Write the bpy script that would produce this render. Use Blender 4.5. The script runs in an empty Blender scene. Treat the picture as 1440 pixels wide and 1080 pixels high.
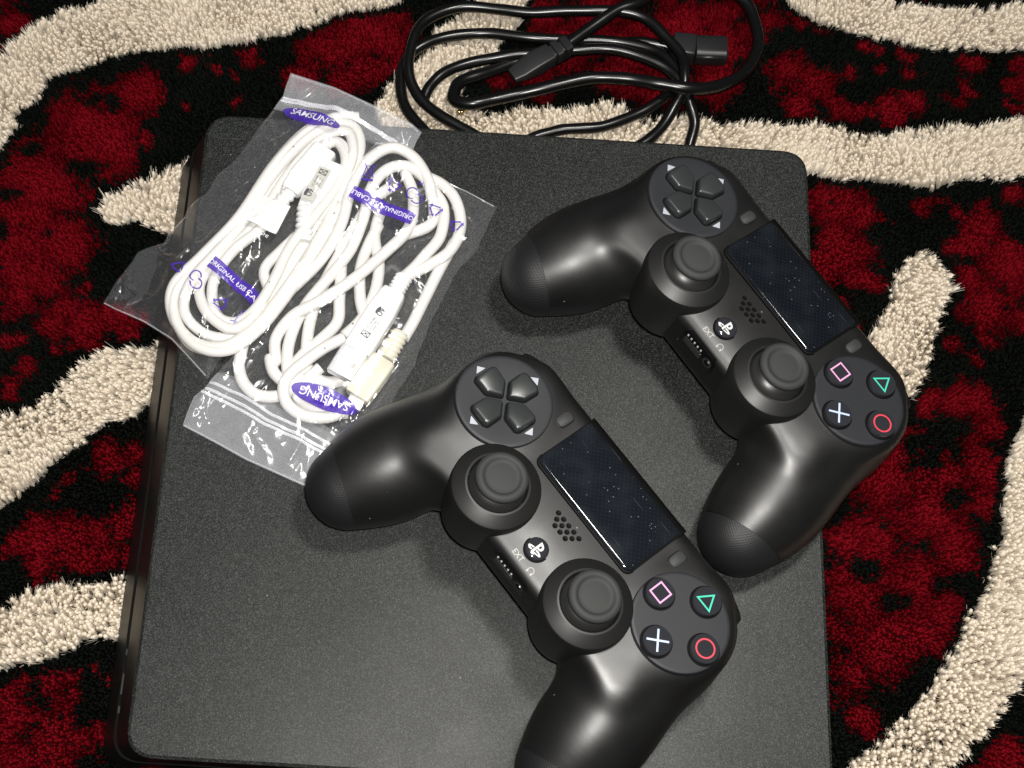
import bpy, bmesh, math, random
import numpy as np
from mathutils import Matrix, Vector
rnd = random.Random(7)
rng = np.random.default_rng(7)
S = bpy.context.scene

# ------------------------------------------------------------------ camera, world, lamps
CAM = np.array([-0.01557, -0.19221, 0.54638])
CR = np.array([[0.99764384, 0.04209706, 0.05417194], [-0.05878921, 0.9315834, 0.35874252], [-0.03536367, -0.36108199, 0.9318633]]).T
cam = bpy.data.objects.new('camera', bpy.data.cameras.new('camera'))
S.collection.objects.link(cam)
cam.data.lens = 50.0; cam.data.sensor_width = 36.0; cam.data.sensor_fit = 'HORIZONTAL'
cam.data.clip_start = 0.02; cam.data.clip_end = 20
M4 = Matrix(CR.tolist()).to_4x4(); M4.translation = Vector(CAM)
cam.matrix_world = M4
S.camera = cam
S.view_settings.view_transform = 'Standard'; S.view_settings.look = 'None'
S.view_settings.exposure = 0.0; S.view_settings.gamma = 1.0
W = bpy.data.worlds.new('World'); S.world = W; W.use_nodes = True
W.node_tree.nodes['Background'].inputs[0].default_value = (0.80, 0.86, 1.0, 1)
W.node_tree.nodes['Background'].inputs[1].default_value = 0.05

def lamp(name, kind, loc, energy, size, col):
    l = bpy.data.lights.new(name, kind); l.energy = energy; l.color = col
    if kind == 'POINT': l.shadow_soft_size = size
    else: l.shape = 'DISK'; l.size = size
    o = bpy.data.objects.new(name, l); S.collection.objects.link(o); o.location = loc
    d = Vector((0.02, 0.0, 0)) - Vector(loc)
    o.rotation_euler = d.to_track_quat('-Z', 'Y').to_euler()
    return o
cw = lambda r, u, b: tuple(CAM + CR @ np.array([r, u, b]))
lamp('phone_flash', 'POINT', cw(0.012, 0.014, 0.0), 18.0, 0.008, (1.0, 0.97, 0.92))
lamp('room_bulb', 'POINT', (0.15, 0.10, 0.80), 19.0, 0.050, (1.0, 0.97, 0.92))

# ------------------------------------------------------------------ helpers
def at(px, py, z=0.0):
    """a point of the photograph taken back to its real place on the level z (metres)"""
    d = CR @ np.array([(px - 720) / 2000.0, -(py - 540) / 2000.0, -1.0])
    return CAM + d * ((z - CAM[2]) / d[2])
def atm(P, z=0.0): return np.array([at(a, b, z) for a, b in P])

def link(o, parent=None):
    S.collection.objects.link(o)
    if parent is not None: o.parent = parent
    return o
def smooth(me, ang=None):
    me.polygons.foreach_set('use_smooth', [True] * len(me.polygons))
    if ang is not None:
        bm = bmesh.new(); bm.from_mesh(me)
        for e in bm.edges:
            if len(e.link_faces) == 2 and e.calc_face_angle(0) > ang: e.smooth = False
        bm.to_mesh(me); bm.free()
def obj(name, V, F, mat, parent=None, sm=True, ang=None, kind=None, label=None):
    me = bpy.data.meshes.new(name)
    me.from_pydata([tuple(map(float, v)) for v in V], [], [tuple(f) for f in F])
    me.update()
    if sm: smooth(me, ang)
    me.materials.append(mat)
    o = bpy.data.objects.new(name, me); link(o, parent)
    if kind: o['kind'] = kind
    if label: o['label'] = label
    return o
def big(name, V, Q, mat, parent=None, sm=False, tone=None, kind=None):
    """fast quad mesh from numpy arrays"""
    me = bpy.data.meshes.new(name)
    n, m = len(V), len(Q)
    me.vertices.add(n); me.vertices.foreach_set('co', np.asarray(V, np.float32).ravel())
    k = Q.shape[1]
    me.loops.add(m * k); me.loops.foreach_set('vertex_index', Q.astype(np.int32).ravel())
    me.polygons.add(m); me.polygons.foreach_set('loop_start', np.arange(0, m * k, k, dtype=np.int32))
    me.polygons.foreach_set('use_smooth', np.full(m, sm))
    me.update(calc_edges=True); me.validate()
    if tone is not None:
        a = me.attributes.new('tone', 'FLOAT', 'POINT'); a.data.foreach_set('value', tone.astype(np.float32))
    me.materials.append(mat)
    o = bpy.data.objects.new(name, me); link(o, parent)
    if kind: o['kind'] = kind
    return o
def thing(name, label, cat, loc=(0, 0, 0), group=None):
    o = bpy.data.objects.new(name, None); o.empty_display_size = 0.02; link(o); o.location = loc
    o['label'] = label; o['category'] = cat
    if group: o['group'] = group
    return o

class MB:
    """collects shapes for ONE mesh"""
    def __init__(s): s.V = []; s.F = []
    def add(s, V, F):
        b = len(s.V); s.V += [tuple(v) for v in V]; s.F += [tuple(b + i for i in f) for f in F]
    def loft(s, loops, cap0=True, cap1=True):
        n = len(loops[0]); V = [p for l in loops for p in l]; F = []
        for k in range(len(loops) - 1):
            for i in range(n):
                j = (i + 1) % n
                F.append((k * n + i, k * n + j, (k + 1) * n + j, (k + 1) * n + i))
        if cap0: F.append(tuple(reversed(range(n))))
        if cap1: F.append(tuple((len(loops) - 1) * n + i for i in range(n)))
        s.add(V, F)
    def lathe(s, prof, c=(0, 0, 0), n=48, cap0=False, cap1=True):
        loops = [[(c[0] + r * math.cos(2 * math.pi * i / n), c[1] + r * math.sin(2 * math.pi * i / n), c[2] + z) for i in range(n)] for r, z in prof]
        s.loft(loops, cap0, cap1)
    def tube(s, P, r, n=10, flat=1.0, caps=True):
        P = np.asarray(P, float); m = len(P)
        rr = np.full(m, r) if np.isscalar(r) else np.asarray(r)
        T = np.gradient(P, axis=0); T /= np.linalg.norm(T, axis=1)[:, None] + 1e-12
        up = np.array([0, 0, 1.0]); loops = []
        for k in range(m):
            s1 = np.cross(T[k], up); s1 /= np.linalg.norm(s1) + 1e-12
            s2 = np.cross(s1, T[k])
            loops.append([tuple(P[k] + rr[k] * (math.cos(a) * s1 + flat * math.sin(a) * s2)) for a in [2 * math.pi * i / n for i in range(n)]])
        s.loft(loops, caps, caps)
    def build(s, name, mat, parent=None, scale=1.0, **k):
        return obj(name, [(v[0] * scale, v[1] * scale, v[2] * scale) for v in s.V], s.F, mat, parent, **k)

def catmull(P, sub=8, closed=False):
    P = np.asarray(P, float)
    if closed: Q = np.vstack([P[-1:], P, P[:2]])
    else: Q = np.vstack([2 * P[0] - P[1], P, 2 * P[-1] - P[-2]])
    out = []
    for i in range(1, len(Q) - 2):
        for t in np.linspace(0, 1, sub, endpoint=False):
            a, b, c, d = Q[i - 1], Q[i], Q[i + 1], Q[i + 2]
            out.append(0.5 * ((2 * b) + (-a + c) * t + (2 * a - 5 * b + 4 * c - d) * t * t + (-a + 3 * b - 3 * c + d) * t ** 3))
    if not closed: out.append(Q[-2])
    return np.array(out)
def rpoly(P, r, n=5):
    """polygon with rounded corners (2-D points); r scalar or one per corner"""
    P = [np.array(p, float) for p in P]; out = []; N = len(P)
    for i in range(N):
        a, b, c = P[i - 1], P[i], P[(i + 1) % N]
        ri = r[i] if hasattr(r, '__len__') else r
        u = (a - b) / np.linalg.norm(a - b); v = (c - b) / np.linalg.norm(c - b)
        ang = math.acos(max(-1, min(1, float(u @ v))))
        t = min(ri / math.tan(ang / 2), 0.48 * min(np.linalg.norm(a - b), np.linalg.norm(c - b)))
        p0, p1 = b + u * t, b + v * t
        for k in range(n + 1):
            s = k / n; out.append(tuple((1 - s) ** 2 * p0 + 2 * s * (1 - s) * b + s * s * p1))
    return out
def inset(L, d):
    """move a closed 2-D loop inwards by d (counter-clockwise loop)"""
    A = np.array(L); n = len(A); T = np.roll(A, -1, 0) - np.roll(A, 1, 0)
    T /= np.linalg.norm(T, axis=1)[:, None] + 1e-12
    return [tuple(p) for p in A + d * np.stack([-T[:, 1], T[:, 0]], 1)]
def fbm(x, y, sc, octv=4, seed=0, ridge=False, gain=0.5):
    """value noise, about -1..1"""
    out = np.zeros_like(x, float); amp = 1.0; tot = 0
    for o in range(octv):
        r = np.random.default_rng(seed * 97 + o); G = r.uniform(-1, 1, (256, 256))
        u = x / sc * 2 ** o + 37.3; v = y / sc * 2 ** o + 91.7
        i = np.floor(u).astype(int); j = np.floor(v).astype(int); fu = u - i; fv = v - j
        fu = fu * fu * (3 - 2 * fu); fv = fv * fv * (3 - 2 * fv)
        g = lambda a, b: G[a % 256, b % 256]
        n = (g(i, j) * (1 - fu) + g(i + 1, j) * fu) * (1 - fv) + (g(i, j + 1) * (1 - fu) + g(i + 1, j + 1) * fu) * fv
        if ridge: n = 1 - 2 * np.abs(n) * 1.6
        out += amp * n; tot += amp; amp *= gain
    return out / tot
def facets(x, y, sc, seed):
    """crumpled sheet: flat triangles with sharp folds between them, -1..1"""
    G = np.random.default_rng(seed).uniform(-1, 1, (128, 128)); u = x / sc + 31.7; v = y / sc + 57.1; i = np.floor(u).astype(int); j = np.floor(v).astype(int); a = u - i; b = v - j
    g = lambda p, q: G[p % 128, q % 128]
    lo = g(i, j) + (g(i + 1, j) - g(i, j)) * a + (g(i, j + 1) - g(i, j)) * b
    hi = g(i + 1, j + 1) + (g(i, j + 1) - g(i + 1, j + 1)) * (1 - a) + (g(i + 1, j) - g(i + 1, j + 1)) * (1 - b)
    return np.where(a + b < 1, lo, hi)
def inpoly(X, Y, P):
    r = np.zeros(X.shape, bool); n = len(P)
    for i in range(n):
        x0, y0 = P[i][:2]; x1, y1 = P[(i + 1) % n][:2]
        c = ((y0 > Y) != (y1 > Y)) & (X < (x1 - x0) * (Y - y0) / ((y1 - y0) + 1e-12) + x0)
        r ^= c
    return r

# ------------------------------------------------------------------ materials
def mat(name, col, rough=0.5, spec=0.5, metal=0.0, coat=0.0, sheen=0.0):
    m = bpy.data.materials.new(name); m.use_nodes = True
    b = m.node_tree.nodes['Principled BSDF']
    b.inputs['Base Color'].default_value = (*col, 1); b.inputs['Roughness'].default_value = rough
    b.inputs['Specular IOR Level'].default_value = spec; b.inputs['Metallic'].default_value = metal
    b.inputs['Coat Weight'].default_value = coat; b.inputs['Sheen Weight'].default_value = sheen
    return m
def N(m, t, **k):
    n = m.node_tree.nodes.new(t)
    for a, v in k.items():
        if a in n.inputs: n.inputs[a].default_value = v
        else: setattr(n, a, v)
    return n
def L(m, a, b): m.node_tree.links.new(a, b)
def bsdf(m): return m.node_tree.nodes['Principled BSDF']
def bump_noise(m, scale, strength, dist=0.0002, detail=3.0, also=None):
    co = N(m, 'ShaderNodeTexCoord'); no = N(m, 'ShaderNodeTexNoise'); no.inputs['Scale'].default_value = scale; no.inputs['Detail'].default_value = detail
    L(m, co.outputs['Object'], no.inputs['Vector'])
    bu = N(m, 'ShaderNodeBump'); bu.inputs['Strength'].default_value = strength; bu.inputs['Distance'].default_value = dist
    L(m, no.outputs['Fac'], bu.inputs['Height']); L(m, bu.outputs['Normal'], bsdf(m).inputs['Normal'])
    return co, no, bu
def mixcol(m, fac, a, b):
    """a, b: colour tuples or sockets"""
    n = m.node_tree.nodes.new('ShaderNodeMix'); n.data_type = 'RGBA'
    L(m, fac, n.inputs[0])
    for k, v in ((6, a), (7, b)):
        if isinstance(v, tuple): n.inputs[k].default_value = (*v, 1)
        else: L(m, v, n.inputs[k])
    return n.outputs[2]
def ramp(m, src, stops):
    r = m.node_tree.nodes.new('ShaderNodeValToRGB'); L(m, src, r.inputs[0]); e = r.color_ramp.elements
    while len(e) < len(stops): e.new(0.5)
    for k, (p, v) in enumerate(stops): e[k].position = p; e[k].color = (v, v, v, 1)
    return r.outputs[0]
def specks(m, base, scale, thr, col=(0.5, 0.5, 0.48), co=None):
    """sparse dust grains over a colour"""
    if co is None: co = N(m, 'ShaderNodeTexCoord')
    v = N(m, 'ShaderNodeTexVoronoi'); v.inputs['Scale'].default_value = scale; L(m, co.outputs['Object'], v.inputs['Vector'])
    d = ramp(m, v.outputs['Distance'], [(0.0, 1), (0.10, 1), (0.16, 0)])
    sx = N(m, 'ShaderNodeSeparateColor'); L(m, v.outputs['Color'], sx.inputs[0])
    t = N(m, 'ShaderNodeMath', operation='GREATER_THAN'); t.inputs[1].default_value = thr; L(m, sx.outputs[0], t.inputs[0])
    mu = N(m, 'ShaderNodeMath', operation='MULTIPLY'); L(m, d, mu.inputs[0]); L(m, t.outputs[0], mu.inputs[1])
    return mixcol(m, mu.outputs[0], base, col), mu.outputs[0]

# console shells: grained black plastic with its fine glint painted in as paler grains
m_top = mat('grained_black_plastic', (0.030, 0.033, 0.034), 0.5, 0.26)
co, no, bu = bump_noise(m_top, 2200, 0.55, 0.00022, 1.0)
vo = N(m_top, 'ShaderNodeTexVoronoi'); vo.inputs['Scale'].default_value = 1900; L(m_top, co.outputs['Object'], vo.inputs['Vector'])
sv = N(m_top, 'ShaderNodeSeparateColor'); L(m_top, vo.outputs['Color'], sv.inputs[0]); L(m_top, sv.outputs[0], bu.inputs['Height'])
n2 = N(m_top, 'ShaderNodeTexNoise'); n2.inputs['Scale'].default_value = 2600; n2.inputs['Detail'].default_value = 1; L(m_top, co.outputs['Object'], n2.inputs['Vector'])
n3 = N(m_top, 'ShaderNodeTexNoise'); n3.inputs['Scale'].default_value = 22; n3.inputs['Detail'].default_value = 5; L(m_top, co.outputs['Object'], n3.inputs['Vector'])
f1 = ramp(m_top, n2.outputs['Fac'], [(0.46, 0), (0.66, 1)])
c1 = mixcol(m_top, f1, (0.0015, 0.002, 0.002), (0.027, 0.030, 0.028))
vo2 = N(m_top, 'ShaderNodeTexVoronoi'); vo2.inputs['Scale'].default_value = 3000; L(m_top, co.outputs['Object'], vo2.inputs['Vector'])
sv2 = N(m_top, 'ShaderNodeSeparateColor'); L(m_top, vo2.outputs['Color'], sv2.inputs[0])
c2 = mixcol(m_top, ramp(m_top, sv2.outputs[1], [(0.70, 0), (0.98, 1)]), c1, (0.048, 0.052, 0.049))  # pale cells put the grain's sparkle into the colour
# hairline scratches and a few smears of dust
mp0 = N(m_top, 'ShaderNodeMapping'); mp0.inputs['Rotation'].default_value = (0, 0, -0.25); mp0.inputs['Scale'].default_value = (9, 900, 9); L(m_top, co.outputs['Object'], mp0.inputs[0])
ns0 = N(m_top, 'ShaderNodeTexNoise'); ns0.inputs['Scale'].default_value = 1.0; ns0.inputs['Detail'].default_value = 2; L(m_top, mp0.outputs[0], ns0.inputs['Vector'])
c2 = mixcol(m_top, ramp(m_top, ns0.outputs['Fac'], [(0.775, 0), (0.80, 0.5)]), c2, (0.16, 0.16, 0.15))
c2, _ = specks(m_top, c2, 420, 0.993, (0.14, 0.14, 0.13), co)
L(m_top, c2, bsdf(m_top).inputs['Base Color'])
L(m_top, ramp(m_top, n3.outputs['Fac'], [(0.3, 0.40), (0.7, 0.52)]), bsdf(m_top).inputs['Roughness'])
m_side = mat('satin_black_side', (0.006, 0.006, 0.006), 0.42, 0.25)
m_gloss = mat('glossy_black', (0.004, 0.004, 0.004), 0.08)
# controller
m_shell = mat('satin_black_shell', (0.005, 0.005, 0.005), 0.42, 0.55)
co, no, bu = bump_noise(m_shell, 3.2, 0.0); no.inputs['Scale'].default_value = 2600; bu.inputs['Strength'].default_value = 0.14; bu.inputs['Distance'].default_value = 0.0001
c, _ = specks(m_shell, (0.005, 0.005, 0.005), 430, 0.988, (0.15, 0.15, 0.14), co); L(m_shell, c, bsdf(m_shell).inputs['Base Color'])
sm_ = N(m_shell, 'ShaderNodeTexNoise'); sm_.inputs['Scale'].default_value = 60; sm_.inputs['Detail'].default_value = 4; L(m_shell, co.outputs['Object'], sm_.inputs['Vector'])
L(m_shell, ramp(m_shell, sm_.outputs['Fac'], [(0.3, 0.36), (0.7, 0.45)]), bsdf(m_shell).inputs['Roughness'])
m_rear = mat('dotted_black_grip', (0.008, 0.008, 0.009), 0.50, 0.4)
co = N(m_rear, 'ShaderNodeTexCoord'); sp = N(m_rear, 'ShaderNodeSeparateXYZ'); L(m_rear, co.outputs['Object'], sp.inputs[0])
ds = []
for ax in (0, 1):
    mu = N(m_rear, 'ShaderNodeMath', operation='MULTIPLY'); mu.inputs[1].default_value = 2 * math.pi / 0.00075; L(m_rear, sp.outputs[ax], mu.inputs[0])
    si = N(m_rear, 'ShaderNodeMath', operation='SINE'); L(m_rear, mu.outputs[0], si.inputs[0]); ds.append(si)
mm = N(m_rear, 'ShaderNodeMath', operation='MULTIPLY'); L(m_rear, ds[0].outputs[0], mm.inputs[0]); L(m_rear, ds[1].outputs[0], mm.inputs[1])
bu = N(m_rear, 'ShaderNodeBump'); bu.inputs['Strength'].default_value = 0.35; bu.inputs['Distance'].default_value = 0.0001; L(m_rear, mm.outputs[0], bu.inputs['Height']); L(m_rear, bu.outputs[0], bsdf(m_rear).inputs['Normal'])
m_disc = mat('matte_charcoal_disc', (0.014, 0.015, 0.018), 0.52, 0.4); bump_noise(m_disc, 3000, 0.2, 0.0001)
m_well = mat('matte_black_surround', (0.008, 0.008, 0.008), 0.45, 0.45); bump_noise(m_well, 3000, 0.15, 0.0001)
m_key = mat('polished_grey_key', (0.022, 0.025, 0.025), 0.30, 0.5)
m_rub = mat('matte_rubber', (0.024, 0.025, 0.025), 0.70, 0.35); bump_noise(m_rub, 1400, 0.35, 0.0002)
m_stem = mat('dark_stem', (0.016, 0.016, 0.016), 0.38)
m_btn = mat('smoky_button', (0.020, 0.021, 0.025), 0.12, 0.5, coat=0.5)
m_small = mat('small_grey_button', (0.028, 0.030, 0.030), 0.6, 0.3)
m_hole = mat('dark_hole', (0.002, 0.002, 0.002), 0.6, 0.1)
m_pad = mat('glossy_touchpad', (0.006, 0.008, 0.011), 0.16, 0.55)
co = N(m_pad, 'ShaderNodeTexCoord')
sp = N(m_pad, 'ShaderNodeSeparateXYZ'); L(m_pad, co.outputs['Object'], sp.inputs[0]); ds = []
for ax in (0, 1):
    mu = N(m_pad, 'ShaderNodeMath', operation='MULTIPLY'); mu.inputs[1].default_value = math.pi / 0.0011; L(m_pad, sp.outputs[ax], mu.inputs[0])
    si = N(m_pad, 'ShaderNodeMath', operation='SINE'); L(m_pad, mu.outputs[0], si.inputs[0]); ds.append(si)
mm = N(m_pad, 'ShaderNodeMath', operation='MULTIPLY'); L(m_pad, ds[0].outputs[0], mm.inputs[0]); L(m_pad, ds[1].outputs[0], mm.inputs[1])
dots = ramp(m_pad, mm.outputs[0], [(0.80, 0), (0.95, 1)])
nz = N(m_pad, 'ShaderNodeTexNoise'); nz.inputs['Scale'].default_value = 90; nz.inputs['Detail'].default_value = 7; L(m_pad, co.outputs['Object'], nz.inputs['Vector'])
c, f = specks(m_pad, (0.004, 0.005, 0.007), 620, 0.72, (0.11, 0.12, 0.14), co)
c = mixcol(m_pad, ramp(m_pad, nz.outputs['Fac'], [(0.45, 0), (0.80, 0.03)]), c, (0.20, 0.23, 0.27))
# fine scratches: stretched noise
mp = N(m_pad, 'ShaderNodeMapping'); mp.inputs['Rotation'].default_value = (0, 0, 0.7); mp.inputs['Scale'].default_value = (60, 2600, 60); L(m_pad, co.outputs['Object'], mp.inputs[0])
ns = N(m_pad, 'ShaderNodeTexNoise'); ns.inputs['Scale'].default_value = 1.0; ns.inputs['Detail'].default_value = 1; L(m_pad, mp.outputs[0], ns.inputs['Vector'])
c = mixcol(m_pad, ramp(m_pad, ns.outputs['Fac'], [(0.74, 0), (0.80, 0.4)]), c, (0.22, 0.23, 0.25))
L(m_pad, mixcol(m_pad, dots, c, (0.016, 0.019, 0.025)), bsdf(m_pad).inputs['Base Color'])
L(m_pad, ramp(m_pad, nz.outputs['Fac'], [(0.3, 0.05), (0.75, 0.12)]), bsdf(m_pad).inputs['Roughness'])
m_print = mat('pale_print', (0.32, 0.32, 0.31), 0.5)
m_tri = mat('silver_grey_print', (0.33, 0.35, 0.39), 0.45)
m_pink = mat('pink_print', (0.62, 0.30, 0.50), 0.35); m_green = mat('green_print', (0.05, 0.47, 0.33), 0.35)
m_blue = mat('pale_blue_print', (0.42, 0.50, 0.68), 0.35); m_red = mat('red_print', (0.56, 0.05, 0.07), 0.35)
m_brass = mat('brass', (0.75, 0.60, 0.30), 0.25, 0.5, 1.0); m_metal = mat('steel', (0.80, 0.81, 0.82), 0.45, 0.5, 1.0)
m_white = mat('white_logo', (0.55, 0.55, 0.55), 0.4)
# cables
m_cord = mat('shiny_black_cord', (0.003, 0.003, 0.003), 0.27, 0.45); bump_noise(m_cord, 260, 0.05, 0.0003)
m_plugk = mat('matte_black_plug', (0.010, 0.010, 0.011), 0.42)
m_cable = mat('white_cable', (0.58, 0.57, 0.545), 0.42, 0.4)
co = N(m_cable, 'ShaderNodeTexCoord'); nn = N(m_cable, 'ShaderNodeTexNoise'); nn.inputs['Scale'].default_value = 70; nn.inputs['Detail'].default_value = 6; L(m_cable, co.outputs['Object'], nn.inputs['Vector'])
cc = mixcol(m_cable, ramp(m_cable, nn.outputs['Fac'], [(0.66, 0), (0.78, 0.4)]), (0.58, 0.57, 0.545), (0.36, 0.33, 0.28)); cc, _ = specks(m_cable, cc, 300, 0.965, (0.10, 0.09, 0.08), co); L(m_cable, cc, bsdf(m_cable).inputs['Base Color'])
m_plugw = mat('white_plug', (0.62, 0.62, 0.61), 0.35); m_cream = mat('yellowed_plug', (0.52, 0.50, 0.41), 0.40)
m_tag = mat('grey_label', (0.42, 0.42, 0.38), 0.5); m_ink = mat('dark_ink', (0.05, 0.05, 0.06), 0.5); m_card = mat('white_card', (0.66, 0.66, 0.65), 0.5)

def film(name, tint, haze, gloss_r=0.12, bump=0.6):
    m = bpy.data.materials.new(name); m.use_nodes = True; nt = m.node_tree; nt.nodes.clear()
    out = nt.nodes.new('ShaderNodeOutputMaterial'); tr = nt.nodes.new('ShaderNodeBsdfTransparent'); gl = nt.nodes.new('ShaderNodeBsdfGlossy'); df = nt.nodes.new('ShaderNodeBsdfDiffuse')
    tr.inputs[0].default_value = (0.97, 0.97, 0.98, 1); gl.inputs['Roughness'].default_value = gloss_r; df.inputs[0].default_value = (*tint, 1)
    fr = nt.nodes.new('ShaderNodeFresnel'); fr.inputs[0].default_value = 1.8; mn = nt.nodes.new('ShaderNodeMath'); mn.operation = 'MINIMUM'; mn.inputs[1].default_value = 0.5
    co = nt.nodes.new('ShaderNodeTexCoord'); no = nt.nodes.new('ShaderNodeTexNoise'); no.inputs['Scale'].default_value = 190; no.inputs['Detail'].default_value = 2
    no.noise_type = 'RIDGED_MULTIFRACTAL' if hasattr(no, 'noise_type') else no.noise_type
    bu = nt.nodes.new('ShaderNodeBump'); bu.inputs['Strength'].default_value = bump; bu.inputs['Distance'].default_value = 0.0006
    nt.links.new(co.outputs['Object'], no.inputs['Vector']); nt.links.new(no.outputs[0], bu.inputs['Height'])
    for n in (gl, fr): nt.links.new(bu.outputs[0], n.inputs['Normal'])
    m1 = nt.nodes.new('ShaderNodeMixShader'); m1.inputs[0].default_value = haze; nt.links.new(tr.outputs[0], m1.inputs[1]); nt.links.new(df.outputs[0], m1.inputs[2])
    # what the film mirrors is added to what it lets through
    bl = nt.nodes.new('ShaderNodeBsdfTransparent'); bl.inputs[0].default_value = (0, 0, 0, 1); g2 = nt.nodes.new('ShaderNodeMixShader'); nt.links.new(fr.outputs[0], mn.inputs[0]); nt.links.new(mn.outputs[0], g2.inputs[0]); nt.links.new(bl.outputs[0], g2.inputs[1]); nt.links.new(gl.outputs[0], g2.inputs[2])
    m2 = nt.nodes.new('ShaderNodeAddShader'); nt.links.new(m1.outputs[0], m2.inputs[0]); nt.links.new(g2.outputs[0], m2.inputs[1])
    nt.links.new(m2.outputs[0], out.inputs[0]); return m
m_film = film('clear_film', (0.8, 0.8, 0.82), 0.010, 0.22, 0.07)
m_flap = film('milky_film', (0.8, 0.82, 0.86), 0.10, 0.22, 0.08)
m_zip = film('zip_film', (0.85, 0.85, 0.88), 0.26, 0.15, 0.1)
m_purple = film('purple_ink', (0.060, 0.024, 0.32), 0.80, 0.2, 0.3)
m_wprint = film('white_ink', (0.8, 0.8, 0.85), 0.75, 0.2, 0.3)

# ------------------------------------------------------------------ the carpet
ZB = -0.050
def pile_mat(name, a, b):
    m = mat(name, a, 0.95, 0.0, sheen=0.0)
    t = N(m, 'ShaderNodeAttribute', attribute_name='tone'); cs = mixcol(m, t.outputs['Fac'], a, b); L(m, cs, bsdf(m).inputs['Base Color'])
    tl = N(m, 'ShaderNodeBsdfTranslucent'); L(m, cs, tl.inputs[0]); mx = N(m, 'ShaderNodeMixShader'); mx.inputs[0].default_value = 0.38
    L(m, bsdf(m).outputs[0], mx.inputs[1]); L(m, tl.outputs[0], mx.inputs[2]); L(m, mx.outputs[0], m.node_tree.nodes['Material Output'].inputs[0])
    return m
m_creamp = pile_mat('cream_yarn', (0.81, 0.73, 0.61), (0.92, 0.86, 0.76))
m_redp = pile_mat('red_yarn', (0.030, 0.001, 0.002), (0.24, 0.006, 0.013))
m_blackp = pile_mat('black_yarn', (0.003, 0.004, 0.003), (0.010, 0.012, 0.010))
m_base = mat('carpet_backing', (0.010, 0.007, 0.006), 0.95, 0.1)
carpet = obj('carpet', [(-0.7, -0.6, ZB), (0.7, -0.6, ZB), (0.7, 0.75, ZB), (-0.7, 0.75, ZB)], [(0, 1, 2, 3)], m_base, kind='structure')
ZT = -0.036
CREAM = [
 [(-120, 330), (-60, 180), (0, 77), (13, 67), (40, 40), (90, 13), (140, 0), (230, -60), (620, -60), (560, 0), (515, 6), (480, 12), (447, 27), (377, 47), (307, 60), (250, 62), (167, 67), (110, 88), (67, 104), (50, 134), (23, 155), (18, 178), (0, 200), (-40, 290)],
 [(143, 289), (161, 271), (193, 261), (235, 233), (267, 226), (300, 228), (300, 330), (228, 319), (189, 305), (161, 312), (147, 307)],
 [(-100, 640), (0, 586), (41, 566), (74, 540), (115, 510), (148, 492), (178, 483), (207, 481), (260, 450), (260, 545), (211, 560), (185, 581), (148, 588), (133, 599), (100, 623), (70, 647), (37, 681), (0, 712), (-100, 800)],
 [(-100, 885), (0, 855), (21, 841), (88, 821), (130, 816), (240, 812), (240, 890), (162, 900), (123, 893), (77, 925), (32, 929), (0, 941), (-100, 960)],
 [(1060, -60), (1113, 0), (1153, 23), (1210, 40), (1287, 58), (1360, 62), (1420, 63), (1560, 55), (1560, -10), (1440, 0), (1393, 7), (1353, 8), (1260, 3), (1200, -20), (1150, -60)],
 [(525, 150), (545, 115), (575, 95), (600, 72), (640, 60), (697, 55), (700, 75), (665, 95), (640, 115), (650, 140), (690, 160), (720, 150), (770, 152), (800, 158), (845, 145), (880, 150), (900, 165), (960, 160), (1000, 170), (1060, 170), (1100, 168), (1140, 172), (1180, 175), (1210, 188), (1280, 190), (1320, 180), (1360, 175), (1400, 175), (1440, 165), (1560, 150), (1560, 230), (1440, 238), (1420, 245), (1370, 245), (1320, 258), (1260, 250), (1210, 245), (1165, 245), (1135, 238), (1080, 300), (600, 300), (560, 240)],
 [(612, 45), (640, 25), (665, 0), (690, -30), (740, -30), (735, 20), (720, 40), (690, 60), (640, 55)],
 [(1302, 344), (1322, 358), (1335, 379), (1333, 410), (1326, 441), (1318, 476), (1316, 503), (1298, 531), (1275, 556), (1225, 580), (1190, 520), (1217, 484), (1232, 464), (1248, 437), (1257, 410), (1263, 379), (1283, 352)],
 [(1460, 520), (1438, 593), (1419, 643), (1411, 721), (1416, 753), (1392, 806), (1378, 848), (1360, 872), (1339, 925), (1286, 1003), (1258, 1034), (1230, 1052), (1195, 1073), (1140, 1130), (1310, 1150), (1343, 1073), (1392, 1024), (1420, 978), (1440, 946), (1560, 800), (1560, 500)],
]
CREAMW = [atm(P, ZT) for P in CREAM]
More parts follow.
